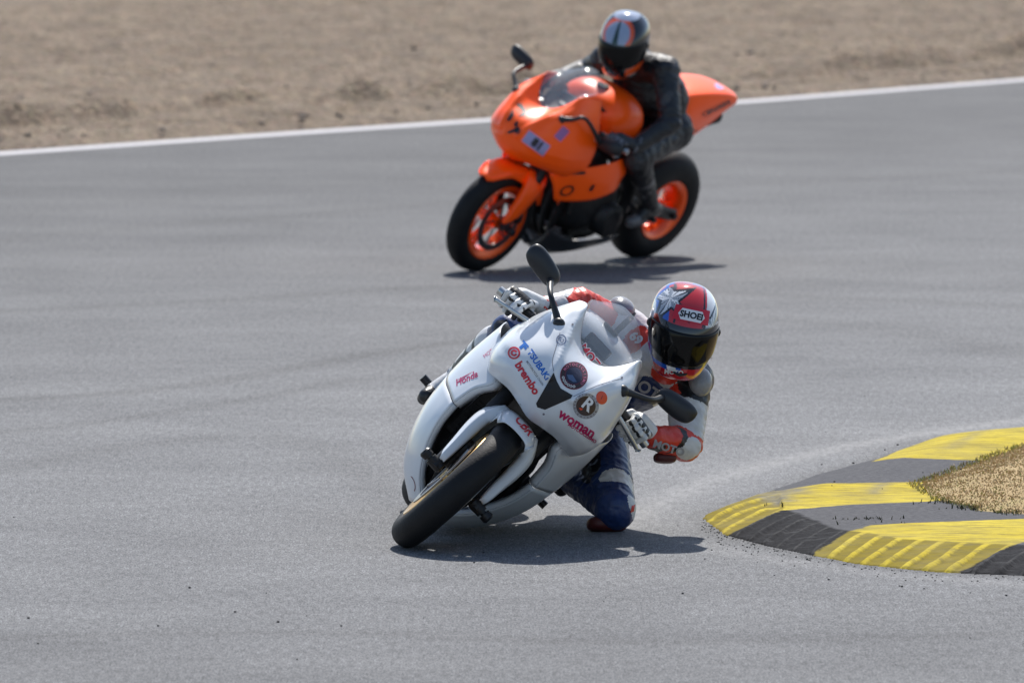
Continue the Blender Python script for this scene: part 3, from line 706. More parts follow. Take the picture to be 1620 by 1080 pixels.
# ---- rider of the orange bike
r2 = root('person', 'rider in plain black leathers sitting on the orange bike, white and orange helmet', 'person', B2.M)
a2 = lambda px, py, y: (lambda c, d: c+d*((y-c.y)/d.y))(B2.I @ CAMP, B2.I.to_3x3() @ ray(px, py))
neck = Vector((-.66, .02, 1.22)); shL = a2(1052, 112, .20); shR = a2(958, 95, -.19); chest = (shL+shR)/2+Vector((-.10, 0, -.10)); pel = Vector((-1.0, .06, .99)); belly = chest*.5+pel*.5+Vector((-.03, 0, .02))
elL = a2(1062, 195, .40); wrL = a2(1005, 232, .37); elR = a2(930, 108, -.40); wrR = Vector((-.47, -.30, .93))
hpL = a2(1062, 205, .16); hpR = Vector((-.98, -.06, .93)); knL = a2(1008, 250, .30); anL = a2(1028, 325, .27); knR = Vector((-.66, -.27, .82)); anR = Vector((-.98, -.24, .49))
pr = [('cap', pel, belly, .145, .138, 0), ('cap', belly, chest, .138, .15, 0), ('cap', chest, (shL+shR)/2, .135, .11, 0), ('cap', shL, shR, .082, .082, 0), ('cap', (shL+shR)/2, neck+Vector((.03, 0, .03)), .085, .07, 0),
      ('cap', shL, elL, .072, .056, 0), ('cap', elL, wrL, .056, .040, 0), ('cap', shR, elR, .070, .054, 0), ('cap', elR, wrR, .054, .038, 0),
      ('cap', hpL, hpR, .12, .12, 0), ('cap', hpL, knL, .108, .075, 0), ('cap', hpR, knR, .105, .072, 0), ('cap', knL, anL, .072, .050, 0), ('cap', knR, anR, .07, .05, 0)]
upA = (elL-shL).normalized()
pa = [(shL+Vector((.0, .07, .03)), (.05, .04, .03), basis(upA, (0, 1, 0)), 1), (knL+Vector((.06, .03, 0)), (.03, .05, .06), None, 1), (chest+Vector((.12, .02, -.02)), (.05, .012, .15), None, 2), ((shL+elL)/2+Vector((.04, .03, 0)), (.04, .02, .05), None, 1)]
body2 = fused('body', pr, pa, [L_['bare'], L_['mesh'], L_['dkred']], r2, voxel=.007, smooth=5, wrinkle=.009,
              creases=((elL, tuple(upA), .005, 150, .09), (belly, (.3, .2, .9), .006, 90, .2), (knL, tuple((knL-hpL).normalized()), .005, 120, .1), (shL, tuple(upA), .004, 120, .09)))
S2 = steer_matrix(-1)
def grip2(s): A = S2 @ Vector((-.325, .13*s, .905)); Bp = S2 @ Vector((-.395, .36*s, .872)); return A+(Bp-A)*.50, A+(Bp-A)*1.08
g2m = [leather('dark_glove', (.02, .02, .024), .4), leather('grey_glove_armour', (.16, .16, .18), .35), leather('dark_cuff', (.018, .018, .02), .5)]
ga, gb = grip2(1); glove(r2, wrL, ga, gb, (.45, .3, .8), 1, g2m, 1.12, elbow=elL)
ga, gb = grip2(-1); glove(r2, wrR, ga, gb, (.45, -.3, .8), -1, g2m, 1.12, brake=True, elbow=elR)
b2m = [leather('black_boot', (.016, .016, .018), .4), leather('grey_boot_armour', (.13, .13, .14), .35)]
boot(r2, knL, anL, anL+Vector((.17, .02, -.05)), b2m); boot(r2, knR, anR, anR+Vector((.17, -.02, -.06)), b2m)
def paint2(z, az):
    q = hel_pt(z, az); fx, fy = q.y, q.z*.9-q.x*.35+.03
    org, white, blk, grn = lw3((232, 86, 24)), lw3((158, 170, 192)), lw3((16, 16, 18)), lw3((16, 52, 36))
    c = blk
    # orange band sweeping round a silver-blue crown panel
    e = math.hypot((fx+.012)/.066, (fy-.072)/.066)
    if z > .04:
        if e < 1.28 and fy > -.03: c = org
        if e < 1.0: c = white
        if abs(fx+.014) < .016*(1-(fy-.02)/.16) and fy > .0 and e < 1: c = grn
        if z > .145: c = white
        if fx > .09: c = blk
    if z < -.06 and az > .5 and az < 1.6 and abs((z+.085)-(.03*(az-1.0))) < .022: c = org
    if z < -.10 and abs(az+.1) < .35: c = lw3((150, 140, 150)) if az < 0 else lw3((170, 60, 50))
    if .03 < z < .06 and abs(az) < 1.3 and z < .052: c = blk
    return c
HM2 = a2(988, 68, .03)
hup = (B2.M.to_3x3().inverted() @ Vector((.06, -.40, 1))).normalized(); hf = (B2.M.to_3x3().inverted() @ Vector((-.30, -1, -.30))).normalized()
hel2 = helmet(r2, Matrix.Translation(HM2) @ basis(hup, hf).to_4x4(), 1.02, paint2, M_['visor'])

# ---------------------------------------------------------------- stickers and lettering
def ink(name, rgb, rough=.4): return mat(name, lin(rgb)[:3], rough, coat=.2)
I_ = dict(blue=ink('ink_blue', (20, 110, 200)), red=ink('ink_red', (205, 28, 50)), mag=ink('ink_magenta', (190, 28, 92)), blk=ink('ink_black', (18, 16, 18)), wht=ink('ink_white', (232, 232, 232)),
          grey=ink('ink_grey', (120, 118, 122)), dkred=ink('ink_dark_red', (120, 30, 45)), org=ink('ink_orange', (225, 70, 25)), brown=ink('ink_brown', (60, 42, 42)), slate=ink('ink_slate', (80, 100, 135)),
          yel=ink('ink_yellow', (225, 190, 20)), pink=ink('ink_pink', (215, 110, 140)), lil=ink('ink_lilac', (170, 160, 205)), silv=ink('ink_silver', (165, 165, 170)), night=ink('ink_night', (38, 38, 62)))
bn = bake(bike1['nose']); bsR = bake(bike1['side-1']); bf = bake(bike1['fender']); bb = bake(bike1['belly']); bscr = bake(bike1['screen']); bh = bake(hel1); bbd = bake(body1)
N_ = bike1['nose']
def D(name, me, px, py, ang, sc, ink_, bvh=None, parent=None, off=.0012, sy=1.0, fr=B1, **k): return decal(fr, name, me, px, py, ang, sc, sy, I_[ink_] if isinstance(ink_, str) else ink_, bvh or bn, parent or N_, off, **k)
def text(t, bold=.02, **k): return text_tris(t, bold, **k)
# the black V of the air intake
vp = bike1['vpts']
def vmesh():
    return poly_mesh([[(876-872, -(589-618)), (881-872, -(603-618)), (887-872, -(614-618)), (906-872, -(625-618)), (903-872, -(630-618)), (862-872, -(648-618)), (850-872, -(644-618)), (848-872, -(638-618))]])
D('intake_mouth', vmesh(), 872, 618, 0, 1.0, M_['inner'], off=.002)
D('sticker_lettering', text('TSUBAKI', .03), 852, 577, 56, 14, 'blue', sy=1.0)
D('sticker_emblem', poly_mesh([[(-.55, .5), (.5, .5), (.5, .28), (-.55, .28)], [(-.25, .28), (.12, .28), (.12, -.5), (-.25, -.5)], [(.15, .2), (.5, .2), (.5, -.1), (.15, -.1)]]), 828, 547, 50, 13, 'blue')
D('sticker_subline', text('MOTORCYCLE CHAIN', .01), 846, 590, 56, 4.6, 'grey')
D('brake_emblem', ring_mesh(.72, 1, 32), 813, 558, 0, 10, 'red'); D('brake_emblem', ring_mesh(.22, .55, 24, 70, 400), 813, 558, 58, 10, 'red')
D('sticker_lettering', text('brembo', .04), 834, 598, 57.5, 18, 'red')
# round stickers
D('round_sticker', poly_mesh([circle(1, 40)]), 908, 594, 0, 22, 'dkred', off=.0012)
D('round_sticker_band', ring_mesh(.66, .93, 40), 908, 594, 0, 22, 'brown', off=.0016)
D('round_sticker_disc', poly_mesh([circle(.62, 32)]), 908, 594, 0, 22, 'night', off=.0018)
D('round_sticker_lettering', arc_text('MOTOCICLISMO', .79, 90, 17, .27), 908, 594, 40, 22, 'pink', off=.0022)
D('round_sticker_chequers', arc_text('OOOOOO', .79, 270, 16, .25, True, .03), 908, 594, 40, 22, 'wht', off=.0022)
D('round_sticker_motif', poly_mesh([[(-.5, -.1), (-.1, .02), (.35, -.35), (.1, -.45), (-.3, -.35)]]), 908, 594, 20, 22, 'slate', off=.0022)
D('small_round_sticker', ring_mesh(.8, 1, 28), 888, 537, 0, 8.2, 'slate'); D('small_round_sticker', text('K3', .03), 888, 537, 40, 8.5, 'slate')
D('club_sticker', poly_mesh([circle(1, 36)]), 927, 642, 0, 20.5, 'silv', off=.001)
D('club_sticker_lettering', arc_text('RIDER TRAINING MADRID', .88, 90, 17, .17, bold=.01), 927, 642, 35, 20.5, 'brown', off=.0018)
D('club_sticker_disc', poly_mesh([circle(.76, 32)]), 927, 642, 0, 20.5, 'brown', off=.0015)
D('club_sticker_letter', text('R', .03), 930, 640, 40, 27, 'wht', off=.002)
D('club_sticker_flash', poly_mesh([[(-.9, 0), (-.2, .35), (.1, .1), (-.2, -.3)]]), 921, 648, 30, 7, 'org', off=.0024)
D('orange_dot', poly_mesh([circle(1, 28, ry=1.2)]), 952, 629, -10, 8.8, 'org')
D('dot_lettering', text('1', .0), 952, 629, 20, 9, 'dkred', off=.0018)
D('sticker_lettering', text('woman', .035), 913, 670, 33, 22, 'mag'); D('sticker_subline', text('MOTOCICLISMO', .035), 921, 685, 33, 7.0, 'mag')
F_ = bike1['fender']
D('fender_lettering', text('CBR', .03, shear=.3), 829, 672, 50, 19, 'red', bf, F_)
D('side_lettering', text('Honda', .02, shear=.4), 737, 599, -24, 14, 'mag', bsR, bike1['side-1'])
D('side_stripe', poly_mesh([[(-1, 0), (.2, .1), (-.3, .3)], [(-1, .35), (.3, .3), (1.8, .55), (.2, .45)]]), 733, 601, -24, 12, 'mag', bsR, bike1['side-1'])
D('side_lettering', text('MOTUL', .0), 776, 556, -38, 8, 'pink', bsR, bike1['side-1'])
D('belly_lettering', text('E', .05, shear=.3), 881, 751, -35, 20, 'dkred', bb, bike1['belly'])
D('belly_stripe', ring_mesh(.86, 1, 20, 20, 150), 650, 765, 75, 14, 'dkred', bb, bike1['belly'], sy=.45)
# moulded joint lines of the race fairing
def strip(pts, w_):
    sp_ = spline([(a_, b_, 0) for a_, b_ in pts], 6); v_ = []
    for i_ in range(len(sp_)):
        t_ = sp_[min(i_+1, len(sp_)-1)]-sp_[max(i_-1, 0)]; t_ = t_/np.hypot(t_[0], t_[1]); v_.append((sp_[i_][0]-850-t_[1]*w_, -(sp_[i_][1]-600)-t_[0]*w_)); v_.append((sp_[i_][0]-850+t_[1]*w_, -(sp_[i_][1]-600)+t_[0]*w_))
    me_ = bpy.data.meshes.new('joint'); me_.from_pydata([(a_, b_, 0) for a_, b_ in v_], [], [(2*i_, 2*i_+1, 2*i_+3, 2*i_+2) for i_ in range(len(sp_)-1)]); return me_
D('panel_joint', strip([(886, 526), (880, 548), (874, 570), (876, 587)], .45), 850, 600, 0, 1, 'grey', off=.0008)
D('panel_joint', strip([(907, 627), (930, 616), (955, 606), (985, 598)], .45), 850, 600, 0, 1, 'grey', off=.0008)
# screw heads
for q in ((906, 513), (984, 597), (860, 655), (822, 640)): D('screw_head', poly_mesh([circle(1, 12)]), q[0], q[1], 0, 1.8, 'grey')
SC = bike1['screen']
D('screen_lettering', text('MOTO', .09), 937, 569, 52, 18.5, 'wht', bscr, SC, off=.001); D('screen_lettering', text('MOTO', .03), 937, 569, 52, 18.5, 'red', bscr, SC, off=.002)
D('screen_label', poly_mesh([[(-1, -.5), (1, -.5), (1, .5), (-1, .5)]]), 1006, 579, -18, 9, 'yel', bscr, SC)
# helmet plate and lettering
D('brow_plate', poly_mesh([[(-1, -.40), (1, -.40), (.95, .42), (-.95, .42)]]), 1094, 498, 12, 29, 'red', bh, hel1, off=.001)
D('brow_badge', poly_mesh([[(-1, 0), (-.75, -.42), (.75, -.42), (1, 0), (.75, .42), (-.75, .42)]]), 1094, 499, 12, 21.5, 'wht', bh, hel1, off=.0018)
D('brow_lettering', text('SHOEI', .04), 1094, 499, 12, 13.5, 'blk', bh, hel1, off=.0026)
D('chin_lettering', text('MOTO', .04), 1066, 589, 6, 10, 'wht', bh, hel1, off=.001)
# lettering on the leathers
D('suit_lettering', text('MOTO', .03), 1026, 618, 35, 26, 'silv', bbd, body1, off=.003); D('suit_lettering', text('MOTO', .04), 1058, 709, 18, 17, 'silv', bbd, body1, off=.003)
D('knee_emblem', poly_mesh([[(-1, 0), (0, .55), (1, 0), (0, -.55)]]), 1004, 803, -50, 10, 'red', bbd, body1, off=.002)
D('chest_emblem', text('69', .05), 1006, 535, 40, 20, 'wht', bbd, body1, off=.003)
# orange bike
b2n = bake(bike2['nose']); b2s = bake(bike2['side1']); b2t = bake(bike2['tail']); N2 = bike2['nose']
k = dict(fr=B2)
cv = lambda pts: [((x/4.154+700)-820, -((y/4.154)-190)) for x, y in pts]
D('painted_mark', poly_mesh([cv(p) for p in ([(418, 800), (440, 750), (465, 715), (470, 760), (445, 795)], [(480, 680), (520, 680), (552, 725), (548, 762), (498, 764), (528, 735), (500, 702)], [(465, 820), (490, 788), (502, 815), (480, 838)], [(415, 872), (460, 850), (500, 828), (518, 870), (500, 888), (470, 870), (440, 882)])]), 820, 190, 0, 1, 'blk', b2n, N2, **k)
D('number_sticker', poly_mesh([[(-1, -.5), (1, -.5), (1, .5), (-1, .5)]]), 848, 227, 36, 21, 'lil', b2n, N2, **k)
D('number_lettering', text('81', .06), 850, 229, 36, 19, 'blk', b2n, N2, off=.002, **k)
D('purple_sticker', poly_mesh([[(-.8, -.5), (.8, -.5), (.8, .5), (-.8, .5)]]), 889, 212, -48, 14, ink('ink_purple', (170, 110, 170)), b2n, N2, **k)
D('yellow_sticker', poly_mesh([circle(1, 24)]), 883, 184, 0, 8, 'yel', bake(bike2['screen']), bike2['screen'], **k)
S2_ = bike2['side1']
D('panel_emblem', ring_mesh(.6, 1, 20), 897, 302, -25, 13, ink('ink_rust', (120, 50, 20)), b2s, S2_, sy=.6, **k)
D('panel_vent', poly_mesh([[(-1.6, -.2), (-.5, -.25), (-.4, .3), (-1.5, .3)], [(-.2, -.15), (1.7, -.3), (1.9, .1), (0, .35)]]), 905, 275, -6, 12, 'blk', b2s, S2_, **k)
D('panel_slot', poly_mesh([[(-.5, -1), (.4, -.8), (.6, 1), (-.2, .6)]]), 936, 297, 20, 7, 'blk', b2s, S2_, **k)
D('tail_lettering', text('CBR600RR', .03), 1134, 172, -26, 11, 'blk', b2t, bike2['tail'], **k)
D('tail_vent', poly_mesh([[(-1, -1), (-.3, .7), (1, .2), (.6, -.8)]]), 1103, 211, 0, 9, 'blk', b2t, bike2['tail'], **k)
D('tail_sticker', poly_mesh([circle(1, 16, ry=.7)]), 1138, 136, 20, 8, 'lil', b2t, bike2['tail'], **k)

# ---------------------------------------------------------------- setting
def nodes(m): return m.node_tree.nodes, m.node_tree.links
def poly_sd(P, poly):
    """signed distance (positive inside) from points P (n,2) to polygon"""
    poly = np.array(poly, float); d = np.full(len(P), 1e9); ins = np.zeros(len(P), bool); n = len(poly)
    for i in range(n):
        a, b = poly[i], poly[(i+1) % n]; e = b-a; w_ = P-a
        t = np.clip((w_@e)/(e@e), 0, 1); q = w_-t[:, None]*e; d = np.minimum(d, (q**2).sum(1))
        c = ((a[1] <= P[:, 1]) != (b[1] <= P[:, 1]))
        with np.errstate(divide='ignore', invalid='ignore'):
            xx = a[0]+(P[:, 1]-a[1])*e[0]/e[1]
        ins ^= c & (P[:, 0] < xx)
    d = np.sqrt(d); return np.where(ins, d, -d)
def line_d(P, pts):
    pts = np.array(pts, float); d = np.full(len(P), 1e9)
    for i in range(len(pts)-1):
        a, b = pts[i], pts[i+1]; e = b-a; w_ = P-a; t = np.clip((w_@e)/(e@e), 0, 1); q = w_-t[:, None]*e
        d = np.minimum(d, (q**2).sum(1))
    return np.sqrt(d)
def G(lst, z=0.0): return [tuple(ground(q[0], q[1], q[2] if len(q) > 2 else z))[:2] for q in lst]
def grid_mesh(xs, ys, zf=None):
    X, Y = np.meshgrid(xs, ys); n = len(xs); V = np.stack([X.ravel(), Y.ravel(), np.zeros(X.size)], 1)
    if zf is not None: V[:, 2] = zf(V[:, :2])
    idx = np.arange(X.size).reshape(X.shape); Fc = np.stack([idx[:-1, :-1].ravel(), idx[:-1, 1:].ravel(), idx[1:, 1:].ravel(), idx[1:, :-1].ravel()], 1)
    return V, Fc
def np_mesh(name, V, Fc, m, smooth=True):
    me = bpy.data.meshes.new(name); me.vertices.add(len(V)); me.vertices.foreach_set('co', V.ravel())
    me.loops.add(Fc.size); me.loops.foreach_set('vertex_index', Fc.ravel()); me.polygons.add(len(Fc))
    me.polygons.foreach_set('loop_start', np.arange(len(Fc))*Fc.shape[1]); me.polygons.foreach_set('loop_total', np.full(len(Fc), Fc.shape[1]))
    me.polygons.foreach_set('use_smooth', np.full(len(Fc), smooth)); me.update(calc_edges=True); me.validate()
    if m: me.materials.append(m)
    o = bpy.data.objects.new(name, me); scene.collection.objects.link(o); return o
def attr(o, name, vals):
    a = o.data.attributes.new(name, 'FLOAT', 'POINT'); a.data.foreach_set('value', np.asarray(vals, np.float32))
def tex_noise(t, vec, scale, detail=4, rough=.6, stretch=None, rotz=0):
    n = t.nodes.new('ShaderNodeTexNoise'); n.inputs['Scale'].default_value = scale; n.inputs['Detail'].default_value = detail; n.inputs['Roughness'].default_value = rough
    if stretch:
        mp = t.nodes.new('ShaderNodeMapping'); mp.inputs['Scale'].default_value = stretch; mp.inputs['Rotation'].default_value = (0, 0, R(rotz)); t.links.new(vec, mp.inputs[0]); vec = mp.outputs[0]
    t.links.new(vec, n.inputs['Vector']); return n.outputs[0]
def rng_(t, v, a, b, c, d, smooth=False):
    m = t.nodes.new('ShaderNodeMapRange'); m.inputs[1].default_value, m.inputs[2].default_value, m.inputs[3].default_value, m.inputs[4].default_value = a, b, c, d
    if smooth: m.interpolation_type = 'SMOOTHSTEP'
    t.links.new(v, m.inputs[0]); return m.outputs[0]
def mth(t, op, a, b):
    m = t.nodes.new('ShaderNodeMath'); m.operation = op
    for k, x in enumerate((a, b)):
        if isinstance(x, (int, float)): m.inputs[k].default_value = x
        else: t.links.new(x, m.inputs[k])
    return m.outputs[0]
def mixc(t, fac, a, b, mode='MIX'):
    m = t.nodes.new('ShaderNodeMix'); m.data_type = 'RGBA'; m.blend_type = mode
    if isinstance(fac, (int, float)): m.inputs[0].default_value = fac
    else: t.links.new(fac, m.inputs[0])
    for k, x in ((6, a), (7, b)):
        if isinstance(x, tuple): m.inputs[k].default_value = x if len(x) == 4 else x+(1,)
        else: t.links.new(x, m.inputs[k])
    return m.outputs[2]
def get_attr(t, name):
    a = t.nodes.new('ShaderNodeAttribute'); a.attribute_name = name; return a.outputs['Fac']
def base_mat(name):
    m = bpy.data.materials.new(name); m.use_nodes = True; t = m.node_tree; tc = t.nodes.new('ShaderNodeTexCoord')
    return m, t, t.nodes['Principled BSDF'], tc.outputs['Object']
def bumpn(t, b, h, strength, dist):
    bp = t.nodes.new('ShaderNodeBump'); bp.inputs['Strength'].default_value = strength; bp.inputs['Distance'].default_value = dist
    t.links.new(h, bp.inputs['Height']); t.links.new(bp.outputs[0], b.inputs['Normal'])

# far edge of the track (white line) as pixels on the ground
EDGE = G([(-700, 288), (0, 244), (400, 216), (800, 189), (1200, 160), (1620, 127), (2300, 70)])
def edge_y(x):
    return np.interp(x, [e[0] for e in EDGE], [e[1] for e in EDGE])
# kerb outline and bands, read off on the ground
KOUT = [(1110, 820), (1145, 846), (1200, 861), (1280, 878), (1360, 893), (1480, 905), (1620, 911), (1900, 916), (2300, 912), (2300, 640), (1900, 668), (1620, 684), (1480, 692), (1385, 727), (1290, 752), (1200, 784)]
CREST = [(1234, 806), (1262, 812), (1320, 836), (1370, 842), (1420, 852), (1520, 858), (1620, 863), (1900, 870), (2300, 868)]
kout = G(KOUT)
# asphalt sheet
m_as, t, b, oc = base_mat('asphalt')
g1 = tex_noise(t, oc, 150, 3, .8, (1, .22, 1)); g2 = tex_noise(t, oc, 40, 5, .85, (1, .22, 1)); g3 = tex_noise(t, oc, 1.1, 6, .6, (1, 1, 1)); g4 = tex_noise(t, oc, .9, 7, .62, (.16, 1.0, 1), 6); g5 = tex_noise(t, oc, 7, 5, .65, (.35, 1, 1), -5)
col = mixc(t, rng_(t, g1, .33, .67, 0, 1), (.095, .098, .103), (.47, .475, .485))
col = mixc(t, rng_(t, g2, .30, .62, 1, 0), col, mixc(t, .75, col, (.085, .086, .089)))
col = mixc(t, .9, col, mixc(t, rng_(t, g4, .3, .7, 0, 1), (.88, .88, .89), (1.08, 1.08, 1.08)), 'MULTIPLY')
col = mixc(t, .7, col, mixc(t, rng_(t, g3, .3, .7, 0, 1), (.78, .78, .79), (1.13, 1.13, 1.13)), 'MULTIPLY')
col = mixc(t, .3, col, mixc(t, rng_(t, g5, .3, .7, 0, 1), (.86, .86, .86), (1.08, 1.08, 1.08)), 'MULTIPLY')
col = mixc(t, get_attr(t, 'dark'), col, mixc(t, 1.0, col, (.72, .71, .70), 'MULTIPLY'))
dn = mth(t, 'MULTIPLY', get_attr(t, 'dust'), rng_(t, g2, .3, .62, .25, 1))
col = mixc(t, dn, col, (.42, .415, .41))
col = mixc(t, 1.0, col, (.72, .72, .72), 'MULTIPLY'); t.links.new(col, b.inputs['Base Color']); b.inputs['Roughness'].default_value = .85; b.inputs['Specular IOR Level'].default_value = .15
bumpn(t, b, mth(t, 'ADD', mth(t, 'MULTIPLY', g1, .6), g2), .5, .006)
xs = np.concatenate([np.array([-400, -120, -40, -14]), np.arange(-6, 6.01, .08), np.array([14, 40, 120, 400])])
ys = np.concatenate([np.array([-200, -60, 0, 12, 18]), np.arange(25, 46, .07), np.arange(46, 80, .25), np.arange(80, 110, 1), [130.]])
V, Fc = grid_mesh(xs, ys); V[:, 1] = np.minimum(V[:, 1], 1e9)
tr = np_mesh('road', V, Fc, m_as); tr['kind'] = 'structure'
P2 = V[:, :2]
dk = poly_sd(P2, kout)
line = line_d(P2, G([(2300, 610), (1700, 655), (1620, 664), (1500, 680), (1360, 702), (1240, 728), (1120, 760), (1030, 800), (960, 840)]))
line2 = line_d(P2, G([(1100, 858), (1180, 878), (1280, 893), (1400, 908), (1620, 925), (2000, 940)]))
dust = .5*np.exp(-(line/.07)**2)+.35*np.exp(-(line2/.09)**2)+.25*np.exp(-(line/.4)**2)
attr(tr, 'dust', np.clip(dust, 0, 1))
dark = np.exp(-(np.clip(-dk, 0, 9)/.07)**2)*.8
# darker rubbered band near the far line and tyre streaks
dark = dark+np.clip(1-(edge_y(P2[:, 0])-P2[:, 1])/24., 0, 1)*1.25+np.clip((31.5-P2[:, 1])/4., 0, 1)*.42  # foreground term: darker asphalt, partly lens vignetting put into its colour
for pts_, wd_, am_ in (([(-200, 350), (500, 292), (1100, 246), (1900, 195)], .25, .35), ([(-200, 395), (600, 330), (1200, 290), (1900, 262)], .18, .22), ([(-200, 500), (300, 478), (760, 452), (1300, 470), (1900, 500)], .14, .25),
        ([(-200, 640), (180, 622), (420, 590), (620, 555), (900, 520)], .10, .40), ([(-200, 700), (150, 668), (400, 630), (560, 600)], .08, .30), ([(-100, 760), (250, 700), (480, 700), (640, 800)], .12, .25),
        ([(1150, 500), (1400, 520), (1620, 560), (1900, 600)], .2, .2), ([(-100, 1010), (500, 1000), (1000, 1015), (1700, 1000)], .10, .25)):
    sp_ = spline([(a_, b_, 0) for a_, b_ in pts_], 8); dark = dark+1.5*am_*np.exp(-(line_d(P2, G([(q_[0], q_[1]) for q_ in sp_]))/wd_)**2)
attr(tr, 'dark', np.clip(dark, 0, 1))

# white line
m_wl, t, b, oc = base_mat('line_paint')
n1 = tex_noise(t, oc, 30, 5, .7)
t.links.new(mixc(t, rng_(t, n1, .35, .65, 0, 1), (.28, .27, .285), (.47, .46, .48)), b.inputs['Base Color']); b.inputs['Roughness'].default_value = .6
ex = np.arange(-30, 30, .25); lw = .44
rows = [[(x, edge_y(x)-lw/2+dy, .004) for x in ex] for dy in np.linspace(0, lw, 4)]
wl = MB().grid(rows).build('edge_line', m_wl); wl['kind'] = 'structure'

# gravel run-off
m_gr, t, b, oc = base_mat('gravel')
n1 = tex_noise(t, oc, 26, 4, .75); n2 = tex_noise(t, oc, 5, 5, .65, (.6, 1, 1)); n3 = tex_noise(t, oc, .9, 6, .65, (.16, 1.5, 1))
vor = t.nodes.new('ShaderNodeTexVoronoi'); vor.inputs['Scale'].default_value = 22; t.links.new(oc, vor.inputs['Vector'])
col = mixc(t, rng_(t, n1, .3, .7, 0, 1), (.115, .080, .050), (.345, .258, .182))
hs = t.nodes.new('ShaderNodeHueSaturation'); hs.inputs['Saturation'].default_value = .12; t.links.new(vor.outputs['Color'], hs.inputs['Color'])
col = mixc(t, .6, col, hs.outputs[0], 'SOFT_LIGHT')
col = mixc(t, .9, col, mixc(t, rng_(t, n2, .3, .7, 0, 1), (.58, .57, .56), (1.22, 1.2, 1.17)), 'MULTIPLY')
col = mixc(t, .8, col, mixc(t, rng_(t, n3, .35, .65, 0, 1), (.78, .77, .75), (1.12, 1.11, 1.10)), 'MULTIPLY')
col = mixc(t, rng_(t, n3, .5, .75, 0, .25), col, (.21, .19, .12))
col = mixc(t, rng_(t, get_attr(t, 'far'), 0, 1, 0, .55), col, (.27, .25, .15))
col = mixc(t, 1.0, col, (.83, .83, .83), 'MULTIPLY'); t.links.new(col, b.inputs['Base Color']); b.inputs['Roughness'].default_value = .9
bumpn(t, b, mth(t, 'ADD', vor.outputs['Distance'], n1), 1.0, .035)
xs = np.concatenate([[-400, -100, -30], np.arange(-9, 9.01, .09), [30, 100, 400]])
us = np.concatenate([np.arange(0, 24, .09), np.arange(24, 60, 1.0), [80, 150, 400, 1500]])
X, U = np.meshgrid(xs, us); V = np.stack([X.ravel(), (edge_y(X)+lw/2+.02+U).ravel(), np.zeros(X.size)], 1); uu = U.ravel()
h = np.array([mnoise.fractal((p[0]*1.6, p[1]*1.1, 0), 1, 2, 4) if abs(p[0]) < 12 and p[1] < 130 else 0 for p in V])
h2 = np.array([mnoise.noise((p[0]*7, p[1]*7, 3)) if abs(p[0]) < 12 and p[1] < 130 else 0 for p in V])
env = np.clip(uu/.5, 0, 1)
V[:, 2] = .006+env*(.06+.018*h+.015*h2)+env*.028*np.sin(uu*2*math.pi/.85+.8*np.sin(V[:, 0]*.6)+h*3)+.17*np.exp(-((uu-1.9-.25*np.sin(V[:, 0]*1.1))/.34)**2)*(.7+.9*h)
idx = np.arange(X.size).reshape(X.shape); Fc = np.stack([idx[:-1, :-1].ravel(), idx[:-1, 1:].ravel(), idx[1:, 1:].ravel(), idx[1:, :-1].ravel()], 1)
gr = np_mesh('gravel_field', V, Fc, m_gr); gr['kind'] = 'structure'
far = np.clip((V[:, 1]-80)/16, 0, 1); attr(gr, 'far', far)
# loose stones along the near part of the gravel
st = MB()
for k in range(1500):
    x = random.uniform(-6.5, 6.5); u = abs(random.gauss(0, 1))*9+.1; y = float(edge_y(x))+lw/2+u; s = random.uniform(.008, .022)*random.choice((1, 1, 1.6))
    st.ell((x, y, .06+s*.3), (s, s*random.uniform(.7, 1.2), s*.6), 6, rot=Matrix.Rotation(random.random()*6, 3, 'Z'))
so_ = st.build('loose_stones', mat('pale_stone', (.26, .21, .17), .9, var=.5, vscale=4), smooth=False); so_['kind'] = 'stuff'

# kerb: a raised ribbed apron in painted bands
m_k, t, b, oc = base_mat('kerb_paint')
n1 = tex_noise(t, oc, 45, 5, .75); n2 = tex_noise(t, oc, 9, 5, .7); n3 = tex_noise(t, oc, 2.2, 5, .6)
yel = mixc(t, rng_(t, n3, .35, .65, 0, 1), (.56, .43, .035), (.64, .51, .07)); yel = mixc(t, rng_(t, n2, .6, .72, 0, .5), yel, (.45, .37, .12))
gry = mixc(t, rng_(t, n1, .35, .65, 0, 1), (.075, .075, .083), (.15, .15, .158)); gry = mixc(t, rng_(t, n2, .4, .7, 0, .4), gry, (.10, .10, .11))
blk = mixc(t, rng_(t, n1, .35, .65, 0, 1), (.010, .010, .012), (.034, .034, .038))
wob = mth(t, 'MULTIPLY', mth(t, 'SUBTRACT', n2, .5), .05)
isy = rng_(t, mth(t, 'ADD', get_attr(t, 'yellow'), wob), -.006, .006, 0, 1)
isb = rng_(t, mth(t, 'ADD', get_attr(t, 'ribbed'), wob), -.01, .01, 0, 1)
rib = get_attr(t, 'rib')
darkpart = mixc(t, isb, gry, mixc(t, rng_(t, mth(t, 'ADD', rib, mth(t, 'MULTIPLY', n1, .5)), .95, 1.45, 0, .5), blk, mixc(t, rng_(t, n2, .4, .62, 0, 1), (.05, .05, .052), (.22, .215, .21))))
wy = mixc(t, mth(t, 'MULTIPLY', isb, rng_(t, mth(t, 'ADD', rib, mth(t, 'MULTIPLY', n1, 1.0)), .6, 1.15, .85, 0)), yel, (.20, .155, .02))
scuff = mth(t, 'MULTIPLY', get_attr(t, 'scuff'), rng_(t, n2, .35, .6, .3, 1))
wy = mixc(t, scuff, wy, (.22, .21, .19))
n4 = tex_noise(t, oc, 14, 7, .8, (.5, 1.6, 1), 25); n5 = tex_noise(t, oc, 3.5, 6, .75)
